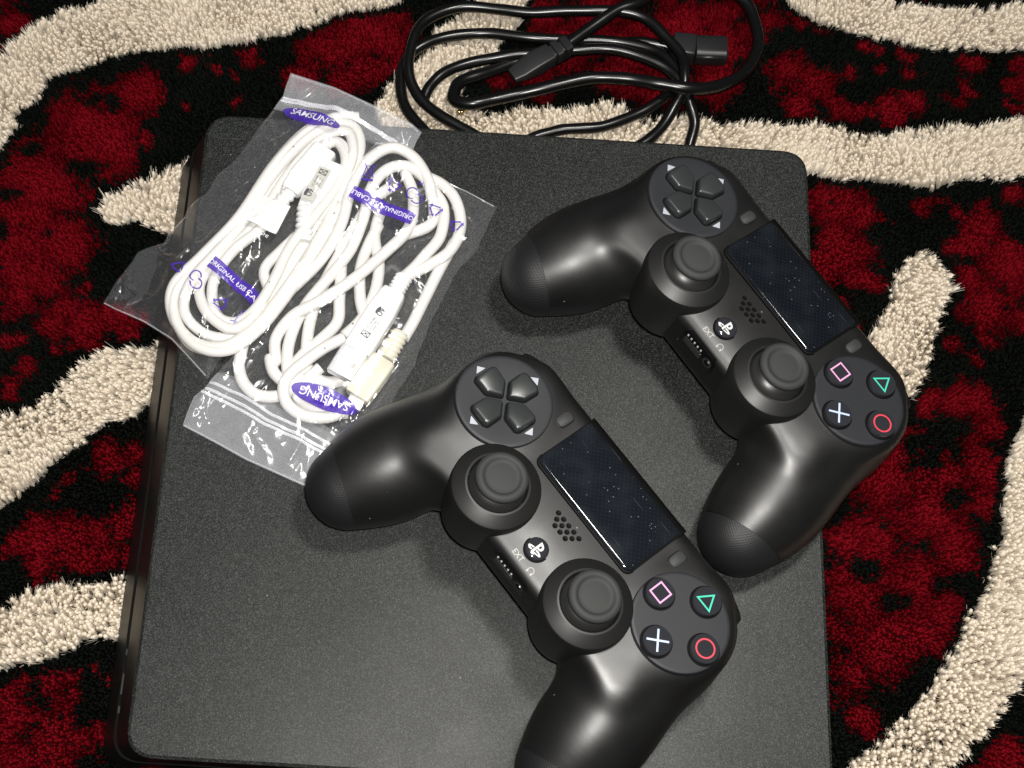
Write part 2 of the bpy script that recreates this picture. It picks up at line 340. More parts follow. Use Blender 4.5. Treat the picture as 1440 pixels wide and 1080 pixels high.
REDS = [(130, 170, 75), (190, 125, 45), (60, 250, 75), (30, 320, 60), (150, 210, 60), (200, 190, 25), (85, 330, 45), (110, 200, 60), (15, 30, 35), (140, 20, 30), (215, 15, 25), (60, 60, -20),
 (450, 65, 38), (500, 45, 50), (550, 40, 50), (570, 80, 45), (420, 100, 30), (520, 90, 50), (480, 110, 30), (345, 70, 22), (255, 85, 16), (300, 100, 10), (330, 108, 9), (225, 135, 10), (285, 75, 8), (330, 138, 8), (265, 142, 8),
 (760, 20, 45), (800, 60, 55), (740, 90, 45), (850, 20, 60), (900, 50, 60), (960, 30, 50), (1010, 60, 60), (1010, 110, 45), (930, 110, 55), (880, 90, 50), (1060, 40, 35), (760, 120, 30), (650, 100, 15), (700, 110, 18),
 (1110, 90, 38), (1145, 115, 42), (1130, 145, 35), (1180, 140, 26), (1205, 150, 22), (1255, 145, 32), (1290, 140, 30), (1260, 160, 24), (1225, 155, 16), (1120, 30, 14), (1155, 37, 10), (1220, 55, 12), (1240, 70, 10), (1285, 75, 14), (1270, 60, 10), (1310, 70, 12), (1350, 135, 20), (1370, 75, 26), (1360, 115, 14), (1420, 110, 14), (1200, 95, 12), (1250, 90, 10), (1280, 100, 10), (1420, 140, 16),
 (1170, 280, 55), (1190, 340, 58), (1220, 300, 34), (1160, 360, 45), (1215, 380, 30), (1180, 420, 18), (1300, 275, 24), (1330, 270, 16), (1350, 290, 14), (1380, 310, 40), (1375, 340, 32), (1345, 340, 14), (1430, 270, 22), (1425, 370, 50), (1390, 420, 46), (1440, 440, 40), (1370, 390, 26), (1345, 480, 18), (1375, 500, 14), (1400, 470, 18), (1200, 455, 12),
 (1380, 560, 42), (1340, 570, 30), (1300, 560, 24), (1280, 620, 34), (1250, 680, 60), (1300, 720, 60), (1240, 760, 52), (1330, 660, 44), (1380, 640, 42), (1390, 700, 30), (1220, 830, 60), (1290, 820, 60), (1350, 760, 44), (1250, 900, 55), (1200, 950, 36), (1330, 850, 34), (1300, 890, 32), (1220, 1010, 26), (1190, 760, 30), (1400, 600, 24), (1180, 880, 26), (1420, 1060, 34), (1390, 1090, 30),
 (95, 430, 34), (120, 450, 40), (160, 440, 30), (75, 455, 22), (180, 460, 24), (20, 420, 36), (40, 380, 52), (100, 345, 45), (60, 395, 30), (130, 400, 12), (10, 540, 26), (35, 515, 22), (10, 480, 16), (30, 475, 10), (70, 482, 8),
 (150, 640, 28), (185, 632, 16), (190, 668, 18), (200, 560, 7), (140, 625, 16), (90, 675, 12), (75, 690, 10),
 (60, 745, 38), (90, 760, 42), (130, 745, 30), (160, 735, 26), (110, 790, 36), (50, 790, 22), (20, 755, 22), (140, 775, 22), (180, 770, 24), (50, 812, 16), (170, 725, 26), (0, 770, 16),
 (70, 965, 22), (100, 952, 14), (105, 980, 12), (20, 960, 12), (5, 1010, 34), (80, 1020, 30), (60, 1055, 45), (20, 1070, 40), (110, 1040, 26), (140, 1020, 16), (135, 940, 10), (0, 985, 26), (215, 1075, 22), (155, 960, 8)]
BLACKS = [(130, 135, 24), (160, 140, 20), (45, 208, 22), (125, 235, 22), (100, 240, 14), (20, 265, 18), (0, 312, 25), (200, 200, 8), (60, 330, 10), (1130, 115, 7), (1165, 150, 12), (1290, 610, 26), (1310, 640, 18), (1350, 700, 26), (1250, 735, 10), (1215, 800, 28), (1260, 840, 24), (1330, 820, 20), (1170, 890, 14), (1300, 760, 14), (90, 800, 9), (75, 770, 6), (150, 740, 7), (1170, 285, 7)]
RW = [(*at(x, y, ZT)[:2], r / 3.45e3, 1) for x, y, r in REDS if r > 0]; BW = [(*at(x, y, ZT)[:2], r / 3.45e3) for x, y, r in BLACKS]
def dist_poly(X, Y, P):
    D = np.full(X.shape, 9.0)
    for i in range(len(P)):
        a = P[i][:2]; b = P[(i + 1) % len(P)][:2]; ab = b - a; t = np.clip(((X - a[0]) * ab[0] + (Y - a[1]) * ab[1]) / (ab @ ab + 1e-12), 0, 1)
        D = np.minimum(D, np.hypot(X - a[0] - t * ab[0], Y - a[1] - t * ab[1]))
    return D
def classify(X, Y):
    wx = X + 0.0016 * fbm(X, Y, 0.006, 2, 5); wy = Y + 0.0016 * fbm(X, Y, 0.006, 2, 6)
    cream = np.zeros(X.shape, bool); D = np.full(X.shape, 9.0)
    for P in CREAMW:
        cream |= inpoly(wx, wy, P); D = np.minimum(D, dist_poly(wx, wy, P))
    red = np.full(X.shape, -1.0); gx = X + 0.0055 * fbm(X, Y, 0.011, 3, 15); gy = Y + 0.0055 * fbm(X, Y, 0.011, 3, 16)
    for x, y, r, w in RW: red = np.maximum(red, 1 - np.hypot(gx - x, gy - y) / r)
    for x, y, r in BW: red = np.minimum(red, (np.hypot(gx - x, (gy - y) * 1.3) / (r * 0.85) - 1) * 0.8)
    # beyond what the photograph shows the same blotches go on
    far = (X < -0.235) | (X > 0.245) | (Y > 0.235) | (Y < -0.15)
    red = np.where(far, np.maximum(red, fbm(X, Y, 0.05, 3, 9) * 1.2), red)
    red = red + 0.42 * fbm(X, Y * 1.4, 0.013, 4, 11) + 0.30 * fbm(X, Y, 0.0032, 2, 12)
    red = red + np.random.default_rng(77).normal(0, 0.09, X.shape)
    isred = (red > 0.03) & (D > 0.0042)
    return cream, isred, np.clip(0.20 + 0.95 * (red - 0.03), 0, 0.80)
def under_console(X, Y): return (np.abs(X) < 0.126) & (Y > -0.130) & (Y < 0.128)
def tufts(X, Y, n, h, rc, w, seg, sides, seed, lean=0.3, jit=0.10, fly=0.25, tone0=None):
    """every yarn tuft is a blunt core with n loose fibres round it"""
    r = np.random.default_rng(seed); T = len(X)
    lx = fbm(X, Y, 0.030, 2, seed + 1) * lean + r.normal(0, jit, T); ly = fbm(X, Y, 0.030, 2, seed + 2) * lean - 0.08 + r.normal(0, jit, T)
    H = h * (1 + 0.08 * fbm(X, Y, 0.010, 2, seed + 3)) + r.normal(0, h * 0.035, T)
    tone = np.clip(0.5 + 0.35 * fbm(X, Y, 0.016, 3, seed + 7) + r.normal(0, 0.13, T), 0, 1)
    if tone0 is not None: tone = np.clip(tone0 + 0.22 * fbm(X, Y, 0.014, 3, seed + 7) + r.normal(0, 0.07, T), 0, 1)
    else: tone = 0.5 + (tone - 0.5) * 0.7
    rings = [(0.35, 0.9), (0.80, 1.08), (0.93, 0.80)]; ph = r.uniform(0, 6.28, T); rr = rc * r.uniform(0.8, 1.25, T)
    V = np.zeros((T, len(rings) * sides + 1, 3))
    for k, (z, f) in enumerate(rings):
        for i in range(sides):
            a = ph + 2 * np.pi * i / sides; q = rr * f * (1 + r.normal(0, 0.13, T)); j = k * sides + i
            V[:, j, 0] = X + lx * H * z * z + q * np.cos(a); V[:, j, 1] = Y + ly * H * z * z + q * np.sin(a); V[:, j, 2] = ZB + H * z + r.normal(0, 0.0002, T)
    V[:, -1, 0] = X + lx * H; V[:, -1, 1] = Y + ly * H; V[:, -1, 2] = ZB + H * 0.985
    nb = V.shape[1]; Q = []
    for k in range(len(rings) - 1):
        for i in range(sides): Q.append([k * sides + i, k * sides + (i + 1) % sides, (k + 1) * sides + (i + 1) % sides, (k + 1) * sides + i])
    k = len(rings) - 1; tri = [[k * sides + i, k * sides + (i + 1) % sides, nb - 1] for i in range(sides)]
    base = (np.arange(T) * nb)[:, None, None]; Q = (base + np.array(Q)[None]).reshape(-1, 4); tri = (base + np.array(tri)[None]).reshape(-1, 3)
    tn = np.repeat(tone, nb)
    K = T * n; a = r.uniform(0, 2 * np.pi, K); e = np.sqrt(r.uniform(0, 1, K)) * np.repeat(rr, n); x0 = np.repeat(X, n) + e * np.cos(a); y0 = np.repeat(Y, n) + e * np.sin(a)
    fx = np.repeat(lx, n) + r.normal(0, fly * 0.4, K) + np.cos(a) * fly * 0.3; fy = np.repeat(ly, n) + r.normal(0, fly * 0.4, K) + np.sin(a) * fly * 0.3; Hs = np.repeat(H, n) * r.uniform(0.94, 1.05, K)
    b = r.uniform(0, 2 * np.pi, K); ca, sa = np.cos(b), np.sin(b); ww = w * r.uniform(0.7, 1.3, K); U = np.zeros((K, seg + 1, 2, 3))
    for s_ in range(seg + 1):
        z = 0.60 + 0.40 * s_ / seg; wd = ww * (1.0 - 0.6 * (s_ / seg) ** 2)
        for q, sg in ((0, -0.5), (1, 0.5)): U[:, s_, q, 0] = x0 + fx * Hs * z * z + sg * wd * ca; U[:, s_, q, 1] = y0 + fy * Hs * z * z + sg * wd * sa; U[:, s_, q, 2] = ZB + Hs * z
    b2 = (np.arange(K) * (seg + 1) * 2)[:, None] + T * nb
    Q2 = np.concatenate([b2 + np.array([[2 * q, 2 * q + 1, 2 * q + 3, 2 * q + 2]]) for q in range(seg)], 0)
    tn2 = np.repeat(np.clip(np.repeat(tone, n) + r.normal(0.05, 0.12, K), 0, 1), (seg + 1) * 2)
    return np.concatenate([V.reshape(-1, 3), U.reshape(-1, 3)]), np.concatenate([Q, Q2]), tri, np.concatenate([tn, tn2])
def pile(name, X, Y, m, *a):
    V, Q, tri, t = tufts(X, Y, *a); me = bpy.data.meshes.new(name); me.vertices.add(len(V)); me.vertices.foreach_set('co', V.astype(np.float32).ravel())
    me.loops.add(Q.size + tri.size); me.loops.foreach_set('vertex_index', np.concatenate([Q.ravel(), tri.ravel()]).astype(np.int32))
    st = np.concatenate([np.arange(len(Q)) * 4, Q.size + np.arange(len(tri)) * 3]).astype(np.int32); me.polygons.add(len(st)); me.polygons.foreach_set('loop_start', st); me.polygons.foreach_set('use_smooth', np.ones(len(st), bool))
    me.update(calc_edges=True); at_ = me.attributes.new('tone', 'FLOAT', 'POINT'); at_.data.foreach_set('value', t.astype(np.float32)); me.materials.append(m)
    o = bpy.data.objects.new(name, me); link(o, carpet); o['kind'] = 'stuff'; print(name, len(X), 'tufts', (len(Q) * 2 + len(tri)) // 1000, 'k tris')
def grid(sp, seed):
    r = np.random.default_rng(seed)
    xs = np.arange(-0.29, 0.29, sp); ys = np.arange(-0.175, 0.285, sp); X, Y = np.meshgrid(xs, ys)
    X = (X + r.uniform(-0.5, 0.5, X.shape) * sp).ravel(); Y = (Y + r.uniform(-0.5, 0.5, Y.shape) * sp).ravel()
    k = ~under_console(X, Y); return X[k], Y[k]
X, Y = grid(0.0017, 1); cr, rd, D = classify(X, Y)
pile('cream_pile', X[cr], Y[cr], m_creamp, 12, 0.0153, 0.00088, 0.00038, 2, 5, 21, 0.24, 0.07, 0.15)
X, Y = grid(0.00125, 2); cr, rd, D = classify(X, Y)
k = rd & ~cr; pile('red_pile', X[k], Y[k], m_redp, 5, 0.0122, 0.00066, 0.00036, 1, 4, 31, 0.15, 0.06, 0.26, D[k])
k = ~rd & ~cr; pile('black_pile', X[k], Y[k], m_blackp, 5, 0.0122, 0.00066, 0.00036, 1, 4, 31, 0.15, 0.06, 0.26)

# ------------------------------------------------------------------ the console
console = thing('game_console', 'large flat black game console with rounded corners lying on the shaggy red and black carpet', 'game console', (0, 0, -0.038))
TOPC = [(-0.1335, 0.1379), (-0.1319, -0.1368), (0.1330, -0.1399), (0.1317, 0.1387)]
def cloop(dx=0.0, ins=0.0, rad=0.0115, z=0.0):
    P = [(-0.1335 + ins, 0.1379 - ins), (-0.1319 + ins, -0.1368 + ins), (0.1330 - ins, -0.1399 + ins), (0.1317 - ins, 0.1387 - ins)]
    return [(p[0] + dx, p[1], z + 0.038) for p in rpoly(P, rad, 8)]
sh = 0.46      # the ends of the case slant
b = MB(); b.loft([cloop(0, 0.0012, 0.0105, 0.0), cloop(0, 0.0, 0.0115, -0.0007)], True, False)
# flat top as fan keeps a clean normal
b.F = [f for f in b.F]; b.build('top_panel', m_top, console, ang=0.3)
b = MB(); b.loft([cloop(0, 0.00005, 0.0115, -0.0007)] + [cloop(sh * z, 0.0002, 0.0115, z) for z in (-0.003, -0.008, -0.0160)] + [cloop(sh * -0.0166, 0.0012, 0.0105, -0.0166)], False, True); b.build('upper_shell', m_side, console, ang=0.5)
b = MB(); b.loft([cloop(sh * z, 0.0035, 0.009, z) for z in (-0.0163, -0.0205)], False, False); b.build('groove_strip', m_gloss, console, ang=0.5)
b = MB(); b.loft([cloop(sh * -0.0202, 0.0012, 0.0105, -0.0202)] + [cloop(sh * z, 0.0002 - 0.0, 0.0115, z) for z in (-0.0208, -0.028, -0.0355)] + [cloop(sh * -0.0378, 0.0035, 0.009, -0.0378)], True, True); b.build('lower_shell', m_side, console, ang=0.5)
for py, ln in ((917, 0.0012), (998, 0.0014), (962, 0.004)):
    p = at(186 - (py - 917) * 0.115, py, -0.018); b = MB()
    x = -0.1325 - sh * 0.0170 - 0.0002
    b.loft([[(x + 0.0035, p[1] - ln, 0.0185), (x, p[1] - ln, 0.0185), (x, p[1] + ln, 0.0185), (x + 0.0035, p[1] + ln, 0.0185)], [(x + 0.0035, p[1] - ln, 0.0195), (x, p[1] - ln, 0.0195), (x, p[1] + ln, 0.0195), (x + 0.0035, p[1] + ln, 0.0195)]])
    b.build('groove_mark', m_key, console, sm=False)  # small grey blocks set into the groove

# ------------------------------------------------------------------ signed-distance modelling of the controller body (mm)
def smin(a, b, k): h = np.clip(0.5 + 0.5 * (b - a) / k, 0, 1); return b * (1 - h) + a * h - k * h * (1 - h)
def rcone(P, A, B, r1, r2):
    A = np.array(A, float); B = np.array(B, float); ba = B - A; t = np.clip(((P - A) @ ba) / (ba @ ba), 0, 1)
    return np.linalg.norm(P - A - t[:, None] * ba, axis=1) - (r1 + (r2 - r1) * t)
def sdf_body(P):
    Q = P.copy(); Q[:, 0] = np.abs(Q[:, 0])
    # middle slab
    c = np.array([0, -4.6, -14.8]); h = np.array([60, 32.0, 14.0]); r = 7.5
    d = np.abs(Q - c) - (h - r); box = np.linalg.norm(np.maximum(d, 0), axis=1) + np.minimum(d.max(1), 0) - r
    # the two round shoulders
    rr = np.hypot(Q[:, 0] - 51.5, Q[:, 1] - 2.6); d0 = rr - (23.0 - 8.0); d1 = np.abs(Q[:, 2] + 14.0) - (13.8 - 8.0)
    cyl = np.minimum(np.maximum(d0, d1), 0) + np.hypot(np.maximum(d0, 0), np.maximum(d1, 0)) - 8.0
    f = smin(box, cyl, 5.0)
    g = None
    for i in range(len(GRIP) - 1):
        q = rcone(Q, GRIP[i][:3], GRIP[i + 1][:3], GRIP[i][3], GRIP[i + 1][3]); g = q if g is None else np.minimum(g, q)
    f = smin(f, g, 10.0)
    # the flat face is never pushed above the discs
    return -smin(-f, -(Q[:, 2] + 0.15 + 0.0048 * np.maximum(0, -Q[:, 1] - 5.0) ** 2) * 0.98, 2.2)
GRIP = catmull([(55.0, -6, -25.0, 20.5), (58.5, -24, -26.5, 21.3), (62.3, -41, -32.0, 22.0), (65.5, -57.0, -36.0, 17.2)], 8)
def surface_nets(fn, lo, hi, h):
    ax = [np.arange(lo[i], hi[i] + h, h) for i in range(3)]; n = [len(a) for a in ax]
    G = np.stack(np.meshgrid(*ax, indexing='ij'), -1).reshape(-1, 3)
    Fv = np.concatenate([fn(c) for c in np.array_split(G, 8)]).reshape(n); neg = Fv < 0
    cs = sum(neg[i:n[0] - 1 + i, j:n[1] - 1 + j, k:n[2] - 1 + k].astype(int) for i in (0, 1) for j in (0, 1) for k in (0, 1))
    act = (cs > 0) & (cs < 8); idx = np.full(act.shape, -1); idx[act] = np.arange(act.sum()); C = np.argwhere(act)
    P = np.zeros((len(C), 3)); W_ = np.zeros(len(C)); cor = [(i, j, k) for i in (0, 1) for j in (0, 1) for k in (0, 1)]
    for a in cor:
        for b in cor:
            if sum(a) < sum(b) and sum(abs(p - q) for p, q in zip(a, b)) == 1:
                fa = Fv[tuple((C + a).T)]; fb = Fv[tuple((C + b).T)]; x = (fa < 0) != (fb < 0)
                t = np.where(x, fa / np.where(x, fa - fb, 1), 0)[:, None]
                P += np.where(x[:, None], np.array(a) + t * (np.array(b) - np.array(a)), 0); W_ += x
    P = (C + P / W_[:, None]) * h + np.array(lo); Qs = []
    for axn in range(3):
        o = [d for d in range(3) if d != axn]; s0 = [slice(1, -1)] * 3; s1 = [slice(1, -1)] * 3; s0[axn] = slice(0, n[axn] - 1); s1[axn] = slice(1, n[axn])
        A = neg[tuple(s0)]; B = neg[tuple(s1)]; E = np.argwhere(A != B); sg = A[tuple(E.T)]
        E = E + np.array([0 if d == axn else 1 for d in range(3)])
        def c(d1, d2):
            e = E.copy(); e[:, o[0]] -= d1; e[:, o[1]] -= d2; return idx[tuple(e.T)]
        q = np.stack([c(1, 1), c(0, 1), c(0, 0), c(1, 0)], 1)
        if axn == 1: sg = ~sg
        q = np.where(sg[:, None], q, q[:, ::-1]); Qs.append(q)
    Q = np.concatenate(Qs)
    for _ in range(3):
        e = 0.05; f0 = fn(P); g = np.stack([(fn(P + e * np.eye(3)[i]) - fn(P - e * np.eye(3)[i])) / (2 * e) for i in range(3)], 1)
        P = P - (f0 / np.maximum((g * g).sum(1), 0.25))[:, None] * g
    E = np.unique(np.sort(np.concatenate([Q[:, [i, (i + 1) % 4]] for i in range(4)]), 1), axis=0); cnt = np.bincount(E.ravel(), minlength=len(P))[:, None]
    for _ in range(8):
        A = np.stack([np.bincount(E[:, 0], P[E[:, 1], d], len(P)) + np.bincount(E[:, 1], P[E[:, 0], d], len(P)) for d in range(3)], 1) / cnt; P = P * 0.45 + A * 0.55
    return P, Q
PB, QB = surface_nets(sdf_body, (-90, -86, -62), (90, 34, 4), 1.1)
body_me = bpy.data.meshes.new('body'); body_me.from_pydata((PB * 0.001).tolist(), [], QB.tolist()); body_me.update()
def cut(cuts, push=0.0):
    bm = bmesh.new(); bm.from_mesh(body_me)
    for co_, no_ in cuts:
        bmesh.ops.bisect_plane(bm, geom=bm.verts[:] + bm.edges[:] + bm.faces[:], plane_co=[c * 0.001 for c in co_], plane_no=no_, clear_outer=True, dist=1e-7)
    if push:
        bm.normal_update()
        for v in bm.verts: v.co -= v.normal * push * 0.001
    bm.normal_update(); V = [tuple(v.co) for v in bm.verts]; bm.verts.index_update(); F = [[v.index for v in f.verts] for f in bm.faces]; bm.free(); return V, F
def seam(sx): return ((sx * 63.5, -65.5, -11), (sx * -0.342, 0.912, 0.227))
neg_ = lambda pl: (pl[0], tuple(-c for c in pl[1]))
SPLIT = ((0, 20, -17.0), (0, -0.17, 1.0))

def text_mesh(s, size, offset=0.0, res=3):
    cu = bpy.data.curves.new('t', 'FONT'); cu.body = s; cu.size = size; cu.align_x = 'CENTER'; cu.align_y = 'CENTER'; cu.resolution_u = res; cu.offset = offset
    o = bpy.data.objects.new('t', cu); S.collection.objects.link(o); bpy.context.view_layer.update()
    me = bpy.data.meshes.new_from_object(o.evaluated_get(bpy.context.evaluated_depsgraph_get()))
    V = np.array([v.co[:] for v in me.vertices]); F = [tuple(p.vertices) for p in me.polygons]
    bpy.data.objects.remove(o); bpy.data.curves.remove(cu); bpy.data.meshes.remove(me); return V, F
def ztop(x, y):
    """height of the body's upper surface (mm)"""
    x = np.atleast_1d(x).astype(float); y = np.atleast_1d(y).astype(float); z = np.full(x.shape, 6.0)
    for _ in range(60): z = z - np.maximum(sdf_body(np.stack([x, y, z], 1)), 0) * 0.8
    return z
def stroke(mb, P, w, z, h=0.12, closed=True):
    """flat printed line of width w along a closed polygon"""
    P = [np.array(p, float) for p in P]; n = len(P); inn, outt = [], []
    for i in range(n):
        a, b, c = P[i - 1], P[i], P[(i + 1) % n]; u = (b - a) / np.linalg.norm(b - a); v = (c - b) / np.linalg.norm(c - b)
        n1 = np.array([-u[1], u[0]]); n2_ = np.array([-v[1], v[0]]); m_ = n1 + n2_; m_ /= np.linalg.norm(m_); k = (w / 2) / max(0.3, m_ @ n1)
        inn.append(b + m_ * k); outt.append(b - m_ * k)
    V = [(*p, z) for p in inn] + [(*p, z) for p in outt]; F = [(i, (i + 1) % n, n + (i + 1) % n, n + i) for i in range(n)]
    mb.add(V, F)

def make_controller():
    k = 0.001
    root = bpy.data.objects.new('game_controller', None); root.empty_display_size = 0.02; link(root)
    V, F = cut([SPLIT, neg_(seam(1)), neg_(seam(-1))][:0] + [neg_((SPLIT[0], SPLIT[1])), neg_(seam(1)), neg_(seam(-1))])
    obj('upper_shell', V, F, m_shell, root)
    V, F = cut([SPLIT, neg_(seam(1)), neg_(seam(-1))], 0.45); obj('rear_shell', V, F, m_rear, root)
    for s in (1, -1):
        V, F = cut([seam(s), ((0, 0, 0), (-s, 0, 0))], 0.55); obj('grip_end', V, F, m_rear, root)
    # shoulder buttons and triggers
    for s in (-1, 1):
        def arc(z0, z1, r0, r1, a0, a1, bv):
            loops = []
            for i in range(17):
                t = i / 16; a = math.radians(a0 + (a1 - a0) * t); e = 1 - max(0, abs(2 * t - 1) - 0.86) / 0.14 * 0.5
                sec = rpoly([(r0, z0), (r1 * 1.0, z0), (r1, z1), (r0, z1)], bv, 4); cx, cz = (r0 + r1) / 2, (z0 + z1) / 2
                loops.append([(s * (52 + (cx + (q[0] - cx) * e) * math.cos(a)), 0.5 + (cx + (q[0] - cx) * e) * math.sin(a), cz + (q[1] - cz) * e) for q in sec])
            if s > 0: loops = [l[::-1] for l in loops]
            mb = MB(); mb.loft(loops); return mb
        arc(-14.5, -5.2, 18, 26.6, 56, 128, 2.6).build('shoulder_button', m_side, root, k)
        arc(-36.0, -17.0, 14, 27.5, 58, 120, 4.5).build('trigger', m_side, root, k)
    # touchpad: glossy plate that folds over the front edge
    def pad(g, zup, name, m):
        rows = [(0, 0.0), (0.15, 0.45), (0.5, 0.8), (1.2, 0.93), (8, 0.95), (16, 0.95), (22, 0.95), (25.2, 0.85), (27.2, 0.35), (29.0, -0.9), (30.4, -3.0), (31.0, -6.0)]
        V = []; F = []; nx = 33
        for yy, zz in rows:
            for i in range(nx):
                u = -1 + 2 * i / (nx - 1); u = math.copysign(1 - (1 - abs(u)) ** 1.6, u); hw = 26.9 + g - (0.25 if zz > 0.7 and abs(u) > 0.999 else 0)
                x = u * hw; cr_ = 3.2; ex = max(0, abs(x) - (hw - cr_)); y0 = -4.7 - g + (cr_ - math.sqrt(max(0, cr_ * cr_ - ex * ex)))
                yt = -4.7 - g + yy * (30.6 + g) / 31.0; y = max(y0 + yy * 0.999 if yy < 3 else yt, y0)
                ed = max(0, (abs(x) - (hw - 0.9)) / 0.9)
                V.append((x * k, y * k, (zz * (1 if g == 0 else 0.2) + zup - 0.45 * ed * ed * (g == 0)) * k))
        for r in range(len(rows) - 1):
            for i in range(nx - 1): a = r * nx + i; F.append((a, a + 1, a + nx + 1, a + nx))
        # side walls down into the body
        base = len(V)
        rim = [i for i in range(nx)][::-1] + [r * nx for r in range(1, len(rows))]; rim2 = [r * nx + nx - 1 for r in range(len(rows))][::-1]
        path = rim2 + rim; 
        for q in path: x, y, z = V[q]; V.append((x, y, z - 1.6 * k))
        for i in range(len(path) - 1): F.append((path[i], path[i + 1], base + i + 1, base + i))
        return obj(name, V, F, m, root, ang=0.7)
    pad(0.55, 0.02, 'touchpad_gap', m_hole); pad(0, 0.10, 'touchpad', m_pad)
    # the two discs
    for s in (-1, 1):
        mb = MB(); prof = [(18.9, -5.0), (18.9, 0.25), (18.6, 0.62), (18.0, 0.78), (17.4, 0.80)]
        if s < 0: prof += [(13.5, 0.75), (9.0, 0.50), (4.0, 0.30), (0.3, 0.28)]
        else: prof += [(8.0, 0.80), (0.3, 0.80)]
        mb.lathe(prof, (s * 52, 0, 0), 96); dsc = mb.build('direction_disc' if s < 0 else 'action_disc', m_disc, root, k, ang=0.6)
        if s < 0:
            for q in range(4):
                a = q * math.pi / 2; ca, sa = math.cos(a), math.sin(a)
                rot = lambda P, z: [(-52 + p[0] * ca - p[1] * sa, p[0] * sa + p[1] * ca, z) for p in P]
                base = rpoly([(0, 1.5), (4.6, 6.0), (4.9, 12.4), (3.4, 13.3), (-3.4, 13.3), (-4.9, 12.4), (-4.6, 6.0)], [0.7, 1.6, 1.5, 1.5, 1.5, 1.5, 1.6], 5)
                gap = MB(); g0 = inset(base, -0.55); gap.loft([rot(g0, 0.2), rot(g0, 0.90)]); gap.build('key_slot', m_hole, root, k, ang=0.5)
                key = MB(); l1, l2, l3 = [[(x * f_, 7.4 + (y - 7.4) * f_) for x, y in base] for f_ in (0.965, 0.90, 0.80)]
                tilt = lambda P, z, t: [(x, y, z0 + t * ((-sa) * (x + 52) + ca * y - 8)) for x, y, z0 in rot(P, z)]
                key.loft([rot(base, 0.3), tilt(base, 2.5, 0.05), tilt(l1, 3.2, 0.06), tilt(l2, 3.6, 0.07), tilt(l3, 3.75, 0.07)])
                key.build('direction_key', m_key, root, k, ang=0.9)
                tr = MB(); tp = rpoly([(-2.2, 14.6), (2.2, 14.6), (0, 17.0)], 0.15, 2); tr.add(rot(tp, 0.815), [tuple(range(len(tp)))]); tr.build('direction_mark', m_tri, root, k, sm=False)
        else:
            for q, (dx, dy, m) in enumerate(((0, 12.6, m_green), (12.6, 0, m_red), (0, -12.6, m_blue), (-12.6, 0, m_pink))):
                c = (52 + dx, dy, 0); mb = MB(); mb.lathe([(6.25, 0.5), (6.25, 0.86), (6.0, 0.90), (5.7, 0.84)], c, 40, True, True); mb.build('button_well', m_hole, root, k, ang=0.6)
                mb = MB(); mb.lathe([(5.5, 0.4), (5.5, 1.9), (5.35, 2.65), (4.9, 2.62), (4.0, 2.72), (2.0, 2.78), (0.2, 2.80)], c, 48); bt = mb.build('action_button', m_btn, root, k, ang=0.8)
                mb = MB(); z = 2.86; w = 0.62
                if q == 0: stroke(mb, [(c[0] + 3.7 * math.cos(t), c[1] - 0.3 + 3.7 * math.sin(t)) for t in (math.pi / 2, math.pi * 7 / 6, math.pi * 11 / 6)], w, z)
                elif q == 1: stroke(mb, [(c[0] + 3.45 * math.cos(t), c[1] + 3.45 * math.sin(t)) for t in np.linspace(0, 2 * math.pi, 40, endpoint=False)], w, z)
                elif q == 3: stroke(mb, [(c[0] - 2.8, c[1] - 2.8), (c[0] + 2.8, c[1] - 2.8), (c[0] + 2.8, c[1] + 2.8), (c[0] - 2.8, c[1] + 2.8)], w, z)
                else:
                    for sg in (1, -1):
                        u = np.array([1, sg]) / math.sqrt(2); v = np.array([-u[1], u[0]]); P = [u * 4.2 + v * 0.38, -u * 4.2 + v * 0.38, -u * 4.2 - v * 0.38, u * 4.2 - v * 0.38]
                        mb.add([(c[0] + p[0], c[1] + p[1], z + 0.01 * sg) for p in P], [(0, 1, 2, 3)])
                mb.build('button_symbol', m, bt, k, sm=False)
    # stick surrounds and sticks
    for s in (-1, 1):
        c = (s * 26.8, -24.2, 0)
        mb = MB(); mb.lathe([(15.4, -27), (17.0, -20), (17.15, -4), (17.0, 0.6), (16.7, 1.35), (16.2, 1.75), (12.2, 3.9), (11.5, 4.0), (11.1, 3.6), (11.0, -2.0)], c, 96, True, False); mb.build('stick_surround', m_well, root, k, ang=0.35)
        mb = MB(); mb.lathe([(10.95, 2.4), (10.6, 3.7), (9.6, 5.1), (8.2, 6.2), (6.4, 7.0), (5.2, 7.4), (4.8, 8.8)], c, 64, True, True); stx = mb.build('thumb_stick', m_stem, root, k, ang=0.9)
        mb = MB(); mb.lathe([(4.4, 7.8), (7.6, 8.0), (9.1, 8.6), (9.75, 9.5), (9.8, 10.4), (9.4, 11.2), (8.5, 11.75), (7.6, 11.8), (7.0, 11.45), (6.5, 10.85), (6.0, 10.65), (4.8, 10.85), (2.5, 11.0), (0.2, 11.05)], c, 72, True, True); mb.build('thumb_cap', m_rub, stx, k, ang=1.2)
        # share and options
        oc = (s * 33.5, 15.4); zt = float(ztop(oc[0], oc[1])[0])
        ov = rpoly([(oc[0] - 2.3, oc[1] - 3.6), (oc[0] + 2.3, oc[1] - 3.6), (oc[0] + 2.3, oc[1] + 3.6), (oc[0] - 2.3, oc[1] + 3.6)], 2.1, 6)
        mb = MB(); g0 = inset(ov, -0.3); mb.loft([[(*p, zt - 1) for p in g0], [(*p, zt + 0.06) for p in g0]]); mb.build('small_button_gap', m_hole, root, k, sm=False)
        mb = MB(); mb.loft([[(*p, zt - 1) for p in ov], [(*p, zt + 0.5) for p in ov], [(*p, zt + 0.85) for p in inset(ov, 0.4)]]); mb.build('small_button', m_small, root, k, ang=0.9)
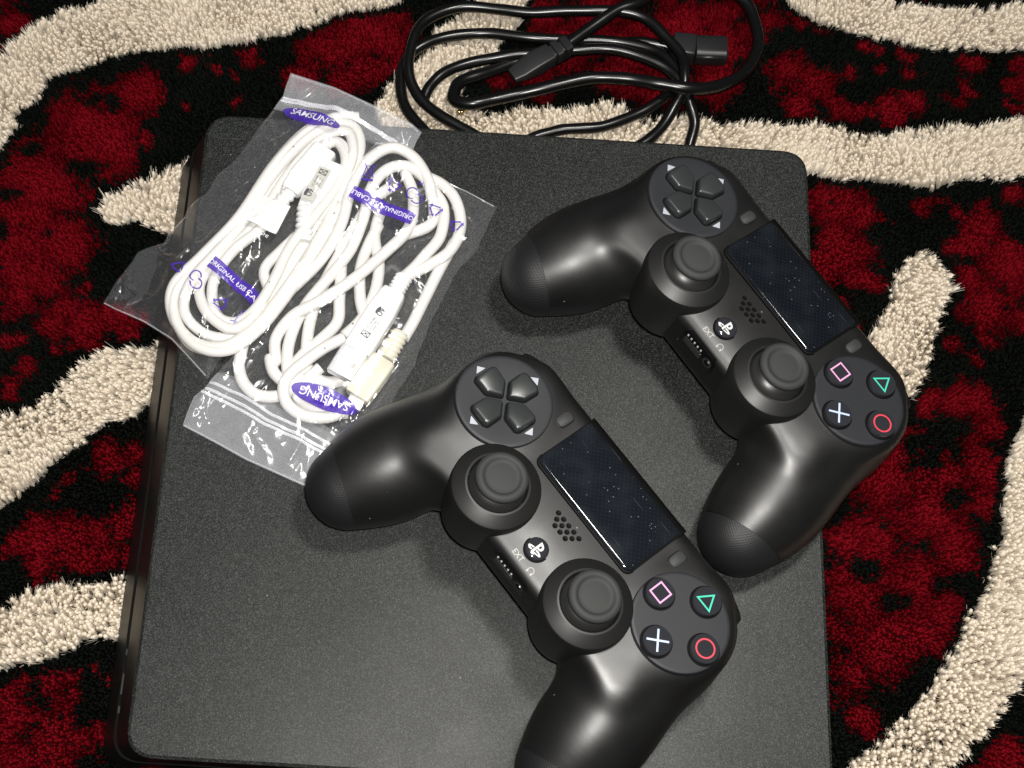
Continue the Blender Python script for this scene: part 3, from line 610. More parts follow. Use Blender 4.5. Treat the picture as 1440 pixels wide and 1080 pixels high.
    # home button with its emblem
    zt = float(ztop(0, -25.6)[0]); c = (0, -25.6, zt)
    mb = MB(); mb.lathe([(5.0, -0.5), (5.0, 0.05), (4.7, 0.12), (4.5, 0.0)], c, 40, True, True); mb.build('home_button_ring', m_hole, root, k, ang=0.8)
    mb = MB(); mb.lathe([(4.5, -0.5), (4.5, 0.5), (4.25, 0.95), (3.4, 1.25), (1.8, 1.4), (0.1, 1.45)], c, 40); hb = mb.build('home_button', m_btn, root, k, ang=1.0)
    mb = MB(); zz = zt + 1.5
    P1 = [(-0.75, -2.3), (0.1, -2.6), (0.1, 1.65), (0.75, 1.45), (1.0, 0.95), (0.75, 0.35), (0.1, 0.30), (0.1, -0.35), (1.1, -0.35), (1.75, 0.15), (1.85, 1.1), (1.4, 1.95), (0.4, 2.45), (-0.75, 2.75)]
    mb.add([(x, -25.6 + y, zz) for x, y in P1], [tuple(range(len(P1)))])
    for Pq in ([(-1.0, -0.55), (-1.0, -1.15), (-2.1, -1.5), (-2.2, -1.75), (-1.75, -1.85), (-1.0, -1.65), (-1.0, -2.2), (-2.0, -2.65), (-3.0, -2.1), (-3.2, -1.55), (-2.6, -1.1)],
               [(0.35, -0.75), (1.4, -0.65), (2.6, -0.95), (3.2, -1.35), (3.0, -1.9), (1.9, -2.2), (0.35, -2.45), (0.35, -1.95), (1.9, -1.7), (2.2, -1.5), (1.7, -1.3), (0.35, -1.4)]):
        mb.add([(x, -25.6 + y, zz) for x, y in Pq], [tuple(range(len(Pq)))[::-1]])
    mb.build('home_emblem', m_white, hb, k, sm=False)
    # speaker holes
    for y0, xs in ((-10.4, (-6, -3, 0, 3, 6)), (-12.5, (-4.5, -1.5, 1.5, 4.5)), (-14.6, (-3, 0, 3))):
        for x in xs:
            mb = MB(); z = float(ztop(x, y0)[0]); mb.lathe([(1.08, -0.1), (1.05, 0.05), (0.92, 0.10), (0.82, 0.04)], (x, y0, z), 16, True, True); mb.build('speaker_hole', m_hole, root, k, ang=0.6)
    # EXT lettering and headset sign follow the bend of the face
    def lay(V, F, x0, y0, name, m):
        V = np.array(V); X_ = V[:, 0] + x0; Y_ = V[:, 1] + y0; Z_ = ztop(X_, Y_) + 0.06
        return obj(name, np.stack([X_, Y_, Z_], 1) * k, F, m, root, sm=False)
    V, F = text_mesh('EXT', 2.9, 0.02); lay(V, F, -2.4, -32.2, 'port_lettering', m_print)
    mb = MB(); arcp = [(1.25 * math.cos(t), 0.25 + 1.25 * math.sin(t)) for t in np.linspace(-0.35, math.pi + 0.35, 16)]
    for i in range(15):
        a, b_ = np.array(arcp[i]), np.array(arcp[i + 1]); d = (b_ - a) / np.linalg.norm(b_ - a); nn_ = np.array([-d[1], d[0]]) * 0.13
        mb.add([(*(a + nn_), 0), (*(b_ + nn_), 0), (*(b_ - nn_), 0), (*(a - nn_), 0)], [(0, 1, 2, 3)])
    for sg in (-1, 1): mb.add([(sg * 0.75, -0.9, 0), (sg * 1.3, -0.9, 0), (sg * 1.3, 0.0, 0), (sg * 0.75, 0.0, 0)], [(0, 1, 2, 3)])
    lay(mb.V, mb.F, 4.9, -32.4, 'headset_sign', m_print)
    # expansion port and headset jack on the lower edge
    def edge_pt(x, z):
        y = -60.0
        for _ in range(80): y += max(float(sdf_body(np.array([[x, y, z]]))[0]), 0) * 0.8
        return y
    ey = edge_pt(0, -9.0)
    fr = rpoly([(-9.0, -15.0), (9.6, -15.0), (9.6, -8.0), (8.2, -5.6), (-6.6, -5.6), (-9.0, -8.0)], 1.0, 4)
    def ring_on(P, off): return [(p[0], edge_pt(p[0], p[1]) - off, p[1]) for p in P]
    mb = MB(); mb.loft([ring_on(fr, -0.4), ring_on(fr, 0.15), ring_on(inset(fr, 0.45), 0.22)]); mb.build('port_recess', m_gloss, root, k, ang=0.7)
    sl = rpoly([(-7.4, -13.4), (2.4, -13.4), (2.4, -10.4), (-7.4, -10.4)], 0.5, 3); mb = MB(); mb.loft([ring_on(sl, 0.2), ring_on(sl, 0.45)]); mb.build('expansion_port', m_key, root, k, sm=False)
    for i in range(5):
        x = -6.6 + i * 1.95; q = [(x - 0.35, -9.0), (x + 0.35, -9.0), (x + 0.35, -8.1), (x - 0.35, -8.1)]; mb = MB(); mb.loft([ring_on(q, 0.2), ring_on(q, 0.5)]); mb.build('port_pin', m_print, root, k, sm=False)
    jy = edge_pt(6.1, -10.6); mb = MB()
    for r0, y0_, mm_, nm in ((2.3, 0.30, m_key, 'headset_jack'), (1.35, 0.42, m_hole, 'jack_hole')):
        mb = MB(); P = [(6.1 + r0 * math.cos(t), -10.6 + r0 * math.sin(t)) for t in np.linspace(0, 2 * math.pi, 20, endpoint=False)]; mb.loft([ring_on(P, 0.1), ring_on(P, y0_)]); mb.build(nm, mm_, root, k, ang=0.6)
    mb = MB(); P = [(6.6 + 0.6 * math.cos(t), -9.4 + 0.5 * math.sin(t)) for t in np.linspace(0, 2 * math.pi, 10, endpoint=False)]; mb.loft([ring_on(P, 0.4), ring_on(P, 0.6)]); mb.build('jack_contact', m_metal, root, k, sm=False)
    # light bar between the triggers
    mb = MB(); P = rpoly([(-22, -17), (22, -17), (19, -8.5), (-19, -8.5)], 1.5, 4)
    mb.loft([[(x, 24.0, z) for x, z in P], [(x, 26.6, z) for x, z in P]]); mb.build('light_bar', m_key, root, k, ang=0.6)
    return root
def pose(root, loc, ax, ay, az):
    M = Matrix((ax, ay, az)).transposed(); q = M.to_quaternion(); root.rotation_mode = 'QUATERNION'; root.rotation_quaternion = q; root.location = loc
def copy_tree(o, parent=None):
    c = o.copy(); S.collection.objects.link(c)
    if parent: c.parent = parent
    for ch in list(o.children): copy_tree(ch, c)
    return c
def slide(p, dz):
    p = np.array(p); d = (CAM - p) / (CAM - p)[2]; return tuple(p + d * dz)
gc1 = make_controller()
gc2 = copy_tree(gc1)
pose(gc1, (0.03448, -0.04507, 0.04354), (0.64798, -0.76009, -0.04876), (0.74294, 0.64487, -0.17942), (0.16781, 0.08004, 0.98256))
pose(gc2, (0.10505, 0.04623, 0.04256), (0.62125, -0.7823, -0.0454), (0.76182, 0.61653, -0.19879), (0.18351, 0.08891, 0.97899))
m_pad2 = m_pad.copy(); m_pad2.name = 'dusty_sheen_touchpad'  # same dust and scratches; its lighter bluish base paints in a reflection
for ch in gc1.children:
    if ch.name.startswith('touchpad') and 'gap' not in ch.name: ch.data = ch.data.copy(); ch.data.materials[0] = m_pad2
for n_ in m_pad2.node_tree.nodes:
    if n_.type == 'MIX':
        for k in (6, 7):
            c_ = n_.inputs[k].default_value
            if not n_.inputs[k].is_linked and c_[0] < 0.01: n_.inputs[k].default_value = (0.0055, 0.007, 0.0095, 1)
for g, t in ((gc1, 'black controller with dusty scratched touchpad, nearer one, its left grip beside the clear cable bags'), (gc2, 'black controller farther back whose button side overhangs the right edge of the console')):
    g['label'] = t; g['category'] = 'controller'; g['group'] = 'black game controllers on the console'

# ------------------------------------------------------------------ the power cord behind the console
ZC = -0.0335
def z7(P, z): return [(540 + x / 2.571, y / 2.571, h) for (x, y), h in zip(P, z)]
def wpath(P, lift=ZC, sub=9):
    """photo points with a height in mm above the pile"""
    return catmull(np.array([at(x, y, lift + h * 0.001) for x, y, h in P]), sub)
cord = thing('power_cord', 'shiny black power cord loosely coiled on the carpet behind the console', 'power cord', tuple(at(800, 100, ZC)))
def rel(P, o): return np.asarray(P) - np.array(o.location)
strs = [
 ([(380, 530), (300, 475), (200, 410), (125, 340), (88, 240), (102, 140), (165, 65), (280, 27), (420, 30), (540, 43), (680, 38), (830, 42), (940, 70), (1020, 130), (1070, 200), (1087, 265), (1078, 340), (1035, 425), (960, 500), (900, 540)], [2, 3, 4, 5, 7, 8, 8, 8, 8, 9, 11, 12, 12, 12, 12, 12, 9, 5, 3, 2], 2.65),
 ([(180, 520), (140, 470), (85, 390), (62, 300), (80, 215), (140, 165), (250, 130), (380, 122), (520, 132), (680, 142), (850, 152), (980, 185), (1045, 240), (1078, 300), (1080, 370)], [1, 1, 1, 2, 3, 4, 4, 4, 5, 5, 6, 7, 8, 8, 6], 2.65),
 ([(650, 170), (760, 92), (850, 35), (930, 5), (1010, -60), (1150, -90), (1270, -20), (1330, 45), (1357, 140), (1340, 210), (1290, 265), (1210, 308), (1100, 320), (1000, 308), (880, 285), (750, 283), (620, 303), (500, 335), (400, 362), (310, 378), (262, 370), (252, 335), (280, 298), (350, 268), (440, 238), (520, 215)], [9, 11, 13, 13, 9, 6, 4, 3, 3, 4, 7, 12, 16, 16, 14, 12, 11, 9, 8, 8, 7, 6, 4, 3, 2, 2], 3.0),
 ([(140, 372), (165, 308), (230, 258), (330, 218), (450, 200), (560, 196), (700, 182), (830, 180), (950, 208), (1030, 255), (1075, 310), (1110, 380), (1125, 450), (1105, 530)], [2, 3, 4, 4, 5, 6, 8, 9, 9, 9, 9, 7, 4, 1], 2.65),
 ([(440, 560), (540, 500), (620, 472), (700, 462), (800, 450), (900, 420), (980, 378), (1040, 330), (1060, 290)], [1, 1, 2, 3, 3, 3, 4, 5, 6], 2.6),
 ([(1045, 168), (1000, 166), (900, 155), (780, 165), (690, 185), (600, 225), (520, 262)], [6, 6, 5, 3, 1, 0, -1], 2.5),
]
mb = MB()
for P, z, r in strs:
    Q = rel(wpath(z7(P, z)), cord); q = np.linspace(0, len(Q) / 14.0, len(Q)) + r * 7
    Q = Q + 0.0006 * np.stack([np.sin(q * 2.1) + 0.5 * np.sin(q * 5.3), np.cos(q * 1.7) + 0.5 * np.sin(q * 4.1 + 1), 0.4 * np.sin(q * 2.7)], 1); mb.tube(Q, r * 0.001 * (1 + 0.025 * np.sin(q * 9)), 12)
mb.build('cord', m_cord, cord)
def boxy(cord_, p0, p1, secs, name, m, n_round=1.2, ang=0.5, scale=1.0):
    """body lofted from p0 to p1; secs: (t, half width mm, half height mm)"""
    p0 = np.array(p0); p1 = np.array(p1); d = p1 - p0; ln = np.linalg.norm(d); d /= ln; s1 = np.cross(d, (0, 0, 1.0)); s1 /= np.linalg.norm(s1); s2 = np.cross(s1, d); loops = []
    for t, w, h in secs:
        q = rpoly([(-w, -h), (w, -h), (w, h), (-w, h)], min(n_round, 0.9 * min(w, h)), 4); loops.append([tuple(p0 + d * ln * t + (s1 * x + s2 * y) * 0.001 - np.array(cord_.location)) for x, y in q])
    mb = MB(); mb.loft(loops); return mb.build(name, m, cord_, ang=ang)
a7 = lambda x, y, h: at(540 + x / 2.571, y / 2.571, ZC + h * 0.001)
pl = boxy(cord, a7(672, 160, 10), a7(462, 275, 9), [(0, 2.6, 2.6), (0.02, 4.0, 3.4), (0.13, 4.3, 3.8), (0.14, 3.2, 3.0), (0.18, 3.2, 3.0), (0.19, 4.4, 3.8), (0.28, 4.5, 3.9), (0.29, 3.4, 3.0), (0.33, 3.4, 3.0), (0.34, 4.6, 4.0), (0.60, 5.0, 4.3), (0.85, 4.6, 2.6), (1.0, 3.6, 1.6)], 'plug_body', m_plugk)
p2 = boxy(cord, a7(1035, 165, 6), a7(1122, 180, 6), [(0, 3, 3), (0.1, 5.5, 4.5), (0.85, 6.0, 5.0), (1, 5.6, 4.6)], 'connector_neck', m_plugk)
p3 = boxy(cord, a7(1120, 180, 6), a7(1236, 184, 6), [(0, 5.4, 4.0), (0.04, 6.4, 5.2), (0.95, 6.4, 5.2), (1.0, 6.0, 4.8)], 'connector_body', m_plugk, 3.5)
mb = MB(); mb.tube(rel([a7(1128, 205, 10.3), a7(1228, 210, 10.3)], cord), 0.0009, 8); mb.build('connector_rib', m_plugk, cord)
for dx in (0, 9):
    mb = MB(); mb.tube(rel(catmull([a7(300 + dx, 385, 4), a7(282 + dx, 395, 3), a7(268 + dx, 408, 3)], 5), cord), 0.0012, 10); mb.build('plug_pin', m_brass, cord)

# ------------------------------------------------------------------ white cables in their bags
z1 = lambda x, y: (130 + x / 2.4828, 90 + y / 2.4828)
z2 = lambda x, y: (240 + x / 3.6, 400 + y / 3.6)
z6 = lambda x, y: (400 + x / 4.909, 380 + y / 4.909)
z3_ = lambda x, y: (380 + x / 6.0, 90 + y / 6.0)
# height map of what lies in the bags (metres, 0.5 mm cells)
GX0, GY0, GS, GN, GM = -0.20, -0.05, 0.0005, 440, 420
HX, HY = np.meshgrid(GX0 + np.arange(GN) * GS, GY0 + np.arange(GM) * GS)
def stamp(H, P, r):
    for p in P:
        i = int((p[0] - GX0) / GS); j = int((p[1] - GY0) / GS); k = int(r / GS) + 1
        i0, i1, j0, j1 = max(i - k, 0), min(i + k + 1, GN), max(j - k, 0), min(j + k + 1, GM)
        if i0 >= i1 or j0 >= j1: continue
        d2 = (HX[j0:j1, i0:i1] - p[0]) ** 2 + (HY[j0:j1, i0:i1] - p[1]) ** 2
        H[j0:j1, i0:i1] = np.maximum(H[j0:j1, i0:i1], np.where(d2 < r * r, p[2] + np.sqrt(np.maximum(r * r - d2, 0)), 0))
def blur(A, k):
    for ax in (0, 1):
        c = np.cumsum(np.pad(A, [(k + 1, k) if a == ax else (0, 0) for a in (0, 1)], mode='edge'), axis=ax); n = A.shape[ax]
        A = (np.take(c, range(2 * k + 1, 2 * k + 1 + n), ax) - np.take(c, range(0, n), ax)) / (2 * k + 1)
    return A
def drape(H, floor, it=26):
    F = np.maximum(H, floor)
    for q in range(it): F = np.maximum(np.maximum(H, floor), blur(F, 7 if q < it - 6 else 2) * 0.995)
    return blur(F, 3)
def samp(F, x, y):
    u = np.clip((np.asarray(x) - GX0) / GS, 0, GN - 1.01); v = np.clip((np.asarray(y) - GY0) / GS, 0, GM - 1.01); i = u.astype(int); j = v.astype(int); a = u - i; b = v - j
    return F[j, i] * (1 - a) * (1 - b) + F[j, i + 1] * a * (1 - b) + F[j + 1, i] * (1 - a) * b + F[j + 1, i + 1] * a * b

def cpts(P):  # (px,py,h mm)
    return catmull(np.array([at(x, y, h * 0.001) for x, y, h in P]), 8)
# cable of the left bag: four turns between an outer and an inner ring
O = [(930, 185), (850, 180), (740, 240), (620, 360), (500, 540), (370, 680), (262, 790), (262, 900), (340, 995), (460, 1010), (580, 930), (690, 800), (790, 650), (880, 470), (940, 320), (955, 240)]
I = [(860, 275), (800, 290), (740, 350), (690, 440), (600, 560), (500, 650), (430, 740), (415, 820), (450, 880), (510, 900), (575, 850), (630, 750), (690, 640), (770, 540), (850, 430), (885, 340)]
cabA = thing('usb_cable', 'coiled white charging cable with grey tag in the upper left clear bag', 'cable', tuple(at(370, 330, 0)), 'white charging cables in clear bags')
path = []; n = len(O)
turns = [(0.0, 2.6), (0.30, 3.4), (0.66, 5.2), (1.02, 2.8)]
for q in range(4 * n + 3):
    T = q / n; i = q % n; f0 = np.interp(T, [0, 1, 2, 3, 4.3], [0.0, 0.30, 0.62, 0.98, 1.0]); wob = 0.05 * math.sin(q * 2.1)
    x = O[i][0] * (1 - f0 - wob) + I[i][0] * (f0 + wob); y = O[i][1] * (1 - f0 - wob) + I[i][1] * (f0 + wob)
    z = 2.9 + 2.2 * max(0, math.sin(q * 0.55 + T * 1.7)) + 1.0 * T * (1 if i > 3 else 0.6)
    path.append((*z1(x, y), z))
# a strand that crosses to the plug
PA = cpts(path)
PA2 = cpts([(*z1(620, 800), 3), (*z1(600, 720), 5), (*z1(660, 650), 6), (*z1(715, 600), 6.5)])
PA3 = cpts([(*z1(845, 600), 4), (*z1(800, 560), 5), (*z1(760, 560), 5.5)])
RA = 0.0023
mb = MB(); mb.tube(rel(PA, cabA), RA, 12); mb.tube(rel(PA2, cabA), RA, 12); mb.tube(rel(PA3, cabA), RA, 12)
for off in (12, -14):   # further turns of the same coil
    q = cpts([(*z1(O[i][0] * 0.84 + I[i][0] * 0.16 + off * 0.4, O[i][1] * 0.84 + I[i][1] * 0.16 + off * 0.6), 5.8 + 1.2 * math.sin(i + off)) for i in range(1, n - 2)]); mb.tube(rel(q, cabA), RA, 12)
mb.build('wire', m_cable, cabA)
def plug(cabo, c0, c1, h, wmm, hmm, m, name='plug_body', taper=0.8):
    a = at(*c0, h * 0.001); b_ = at(*c1, h * 0.001)
    return boxy(cabo, a, b_, [(0, wmm * taper * 0.9, hmm * 0.8), (0.06, wmm * taper, hmm * 0.95), (0.35, wmm, hmm), (0.96, wmm, hmm), (1.0, wmm * 0.93, hmm * 0.9)], name, m, 1.6, 0.9)
def ribs(cabo, c0, c1, h, r, m, nrib=6):
    a = at(*c0, h * 0.001) - np.array(cabo.location); b_ = at(*c1, h * 0.001) - np.array(cabo.location); P = []; R_ = []
    for i in range(nrib * 4 + 1): P.append(a + (b_ - a) * i / (nrib * 4)); R_.append(r * (1.0 + 0.22 * (1 if (i % 4) in (1, 2) else 0)) * 0.001)
    mb = MB(); mb.tube(P, np.array(R_), 12, 0.8); mb.build('strain_relief', m, cabo, ang=0.9)
plug(cabA, z1(690, 445), z1(815, 300), 8.2, 5.6, 3.2, m_plugw)
ribs(cabA, z1(700, 440), z1(640, 500), 7.2, 2.9, m_plugw, 4)
plug(cabA, z1(745, 520), z1(840, 350), 6.6, 5.4, 2.8, m_plugw)
ribs(cabA, z1(745, 500), z1(735, 620), 7.8, 3.2, m_plugw, 6)
def flat_on(o, cpx, ang, V, F, z, name, m, sc=0.001, parent=None):
    """lay a flat print (mm, local) on level z at photo point cpx, turned by ang (radians, world)"""
    c = at(*cpx, z); ca, sa = math.cos(ang), math.sin(ang); V = np.array(V, float)
    X_ = c[0] + (V[:, 0] * ca - V[:, 1] * sa) * sc; Y_ = c[1] + (V[:, 0] * sa + V[:, 1] * ca) * sc; Z_ = np.full(len(X_), z)
    return obj(name, np.stack([X_, Y_, Z_], 1) - np.array(o.location), F, m, o, sm=False)
def rect(w, h, r=0.4): P = rpoly([(-w / 2, -h / 2), (w / 2, -h / 2), (w / 2, h / 2), (-w / 2, h / 2)], r, 3); return [(x, y, 0) for x, y in P], [tuple(range(len(P)))]
def wang(p, q): a = at(*p, 0); b = at(*q, 0); return math.atan2(b[1] - a[1], b[0] - a[0])
angA = wang(z1(745, 470), z1(815, 345))
flat_on(cabA, z1(783, 418), angA, *rect(17.0, 5.6), 0.0117, 'grey_tag', m_tag)
def tag_text(cab, c, ang, z, up=1):
    V, F = text_mesh('U9', 3.0, 0.05); ca, sa = math.cos(ang), math.sin(ang)
    def put(V, F, dx, dy, rot=0.0, nm='tag_print'):
        V = np.array(V, float); cr_, sr = math.cos(rot), math.sin(rot); V2 = np.stack([V[:, 0] * cr_ - V[:, 1] * sr + dx, V[:, 0] * sr + V[:, 1] * cr_ + dy, V[:, 2] * 0], 1); flat_on(cab, c, ang, V2, F, z, nm, m_ink)
    put(V, F, -5.0 * up, 0.6, 0)
    mb = MB(); P = [(1.9 * math.cos(t), 0.75 * math.sin(t), 0) for t in np.linspace(0, 2 * math.pi, 16, endpoint=False)]; mb.add(P, [tuple(range(16))]); put(mb.V, mb.F, -5.2 * up, 2.3)
    V, F = text_mesh('LC CB1000', 1.2); put(V, F, 1.0 * up, 1.2); V, F = text_mesh('E124 300V', 1.0); put(V, F, 1.2 * up, -0.2); V, F = text_mesh('AWM 2725', 0.9); put(V, F, 1.0 * up, -1.4)
    mb = MB(); stroke(mb, [(5.0, -1.6), (7.4, -1.6), (7.2, 1.6), (5.2, 1.6)], 0.3, 0)
    for a, b_ in (((5.0, -1.8), (7.4, 1.8)), ((7.4, -1.8), (5.0, 1.8))): a = np.array(a); b_ = np.array(b_); d = (b_ - a) / np.linalg.norm(b_ - a); v = np.array([-d[1], d[0]]) * 0.14; mb.add([(*(a + v), 0), (*(b_ + v), 0), (*(b_ - v), 0), (*(a - v), 0)], [(0, 1, 2, 3)])
    put([(x * (up if up > 0 else -1), y, 0) for x, y, _ in mb.V], mb.F, 0, 0)
tag_text(cabA, z1(783, 418), angA, 0.0119)

cabB = thing('usb_cable', 'white charging cable with crossing loops and yellowed connector in the lower right clear bag', 'cable', tuple(at(490, 420, 0)), 'white charging cables in clear bags')
def PZ(f, P, z): return [(*f(x, y), h) for (x, y), h in zip(P, z if hasattr(z, '__len__') else [z] * len(P))]
BS = [
 PZ(z1, [(1185, 470), (1170, 400), (1120, 325), (1045, 292), (965, 335), (905, 430), (868, 560), (800, 680), (690, 790), (590, 880), (535, 955), (515, 1030)], [6, 7, 7.5, 8, 8, 7, 6, 5, 4, 3, 3, 3]) + PZ(z2, [(345, 415), (365, 490), (420, 550), (490, 568), (560, 560), (640, 520), (700, 470), (760, 420)], [3, 3, 3, 3, 3, 3, 4, 5]),
 PZ(z1, [(1080, 600), (1180, 560), (1190, 480), (1160, 400), (1100, 358), (1030, 368), (975, 430), (945, 540), (900, 650), (830, 740), (740, 850), (690, 960), (680, 1060), (705, 1130), (770, 1180)], [3, 4, 5, 6, 7, 8, 7.5, 6, 5, 4.5, 4, 4, 4, 3.5, 3]),
 PZ(z1, [(1090, 375), (1120, 460), (1105, 570), (1020, 660), (900, 760), (790, 830), (700, 880), (640, 960), (640, 1040)], [5, 5, 5.5, 7, 8, 7, 6, 4, 3.5]) + PZ(z2, [(505, 370), (520, 440), (570, 495)], [3.5, 4, 4]),
 PZ(z1, [(860, 590), (868, 700), (862, 820), (855, 900), (800, 960), (740, 1010), (690, 1070)], [3, 3, 4, 3, 3, 3, 3]),
 PZ(z1, [(1000, 560), (960, 640), (935, 720), (935, 820), (950, 900), (930, 990)], [3, 3, 3, 3.5, 3, 3]),
 PZ(z1, [(1040, 430), (975, 480), (905, 590), (812, 760), (770, 860), (750, 960), (750, 1060), (790, 1150), (850, 1170)], [3.5, 3.5, 3.5, 3, 3, 3, 3, 3, 3]),
 PZ(z1, [(1010, 500), (985, 600), (1000, 700), (985, 800), (940, 890), (880, 950)], [3, 3, 3, 3, 3, 3]),
 PZ(z1, [(1130, 380), (1220, 420), (1270, 480), (1285, 570), (1250, 650), (1180, 700), (1085, 745)], [4, 4.5, 5, 5, 6, 6.5, 7]),
 PZ(z1, [(1180, 430), (1225, 500), (1215, 600), (1160, 670), (1120, 715), (1080, 750)], [3, 4, 5, 6, 6.5, 7]),
 PZ(z1, [(1265, 620), (1210, 720), (1160, 820), (1120, 900), (1085, 960)], [3.5, 4, 4, 4, 4]),
 PZ(z2, [(880, 270), (780, 320), (680, 390), (600, 460), (570, 530), (595, 610), (680, 665), (790, 672), (880, 640), (930, 600)], [8, 8, 7, 6, 6, 5.5, 5, 4.5, 4, 4]),
 PZ(z2, [(700, 290), (690, 380), (640, 470), (640, 560), (700, 620), (800, 650), (900, 650)], [3, 3, 3.2, 3, 3, 3, 3]),
 PZ(z2, [(690, 430), (740, 480), (820, 495), (900, 470)], [3, 3, 3, 3]),
]
# keep the plug ribs clear; one wire mesh
mb = MB(); BP = []
for s_ in BS: P = cpts(s_); BP.append(P); mb.tube(rel(P, cabB), 0.0025, 12)
mb.build('wire', m_cable, cabB)
z6p = z6
plug(cabB, z6(760, 150), z6(500, 565), 10.5, 6.1, 3.4, m_plugw, taper=0.86)
ribs(cabB, z6(745, 185), z6(830, 40), 9.5, 3.2, m_plugw, 6)
boxy(cabB, at(*z6(490, 555), 0.0105), at(*z6(378, 735), 0.0105), [(0, 5.7, 2.2), (0.98, 5.7, 2.2), (1, 5.5, 2.0)], 'metal_shell', m_metal, 0.5, 0.6)
for q in ((400, 610), (478, 660)): flat_on(cabB, z6(*q), wang(z6(490, 555), z6(378, 735)), *rect(2.4, 1.8, 0.2), 0.0128, 'shell_window', m_tag)
plug(cabB, z6(690, 620), z6(500, 880), 6.5, 5.6, 3.3, m_cream, taper=0.97)
ribs(cabB, z6(700, 610), z6(800, 430), 6.0, 3.4, m_cream, 6)
boxy(cabB, at(*z6(510, 875), 0.0060), at(*z6(470, 950), 0.0060), [(0, 3.4, 1.0), (1, 3.3, 0.9)], 'metal_tip', m_metal, 0.3, 0.6)
angB = wang(z6(540, 420), z6(690, 240)) 
tag_text(cabB, z6(625, 360), angB + math.pi * 0, 0.0141, -1)

# film heights
HA = np.zeros((GM, GN)); stamp(HA, PA[::2], RA + 0.0012)
for c in (z1(690, 445), z1(750, 380), z1(815, 300), z1(720, 410), z1(745, 520), z1(800, 440)): stamp(HA, [np.append(at(*c, 0)[:2], 0.0075)], 0.006)
FA = drape(HA, np.zeros_like(HA) + 0.0004)
HB = np.zeros((GM, GN))
for P in BP: stamp(HB, P[::2], 0.0036)
for t in np.linspace(0, 1, 12): c = np.array(z6(760, 150)) * (1 - t) + np.array(z6(378, 735)) * t; stamp(HB, [np.append(at(*c, 0)[:2], 0.0085)], 0.0062)
for t in np.linspace(0, 1, 8): c = np.array(z6(800, 430)) * (1 - t) + np.array(z6(500, 880)) * t; stamp(HB, [np.append(at(*c, 0)[:2], 0.0045)], 0.0058)
FB = drape(HB, np.zeros_like(HB) + 0.0010)
def side(P, n):
    P = np.asarray(P, float); d = np.concatenate([[0], np.cumsum(np.linalg.norm(np.diff(P, axis=0), axis=1))]); t = np.linspace(0, d[-1], n)
    return np.stack([np.interp(t, d, P[:, 0]), np.interp(t, d, P[:, 1])], 1)
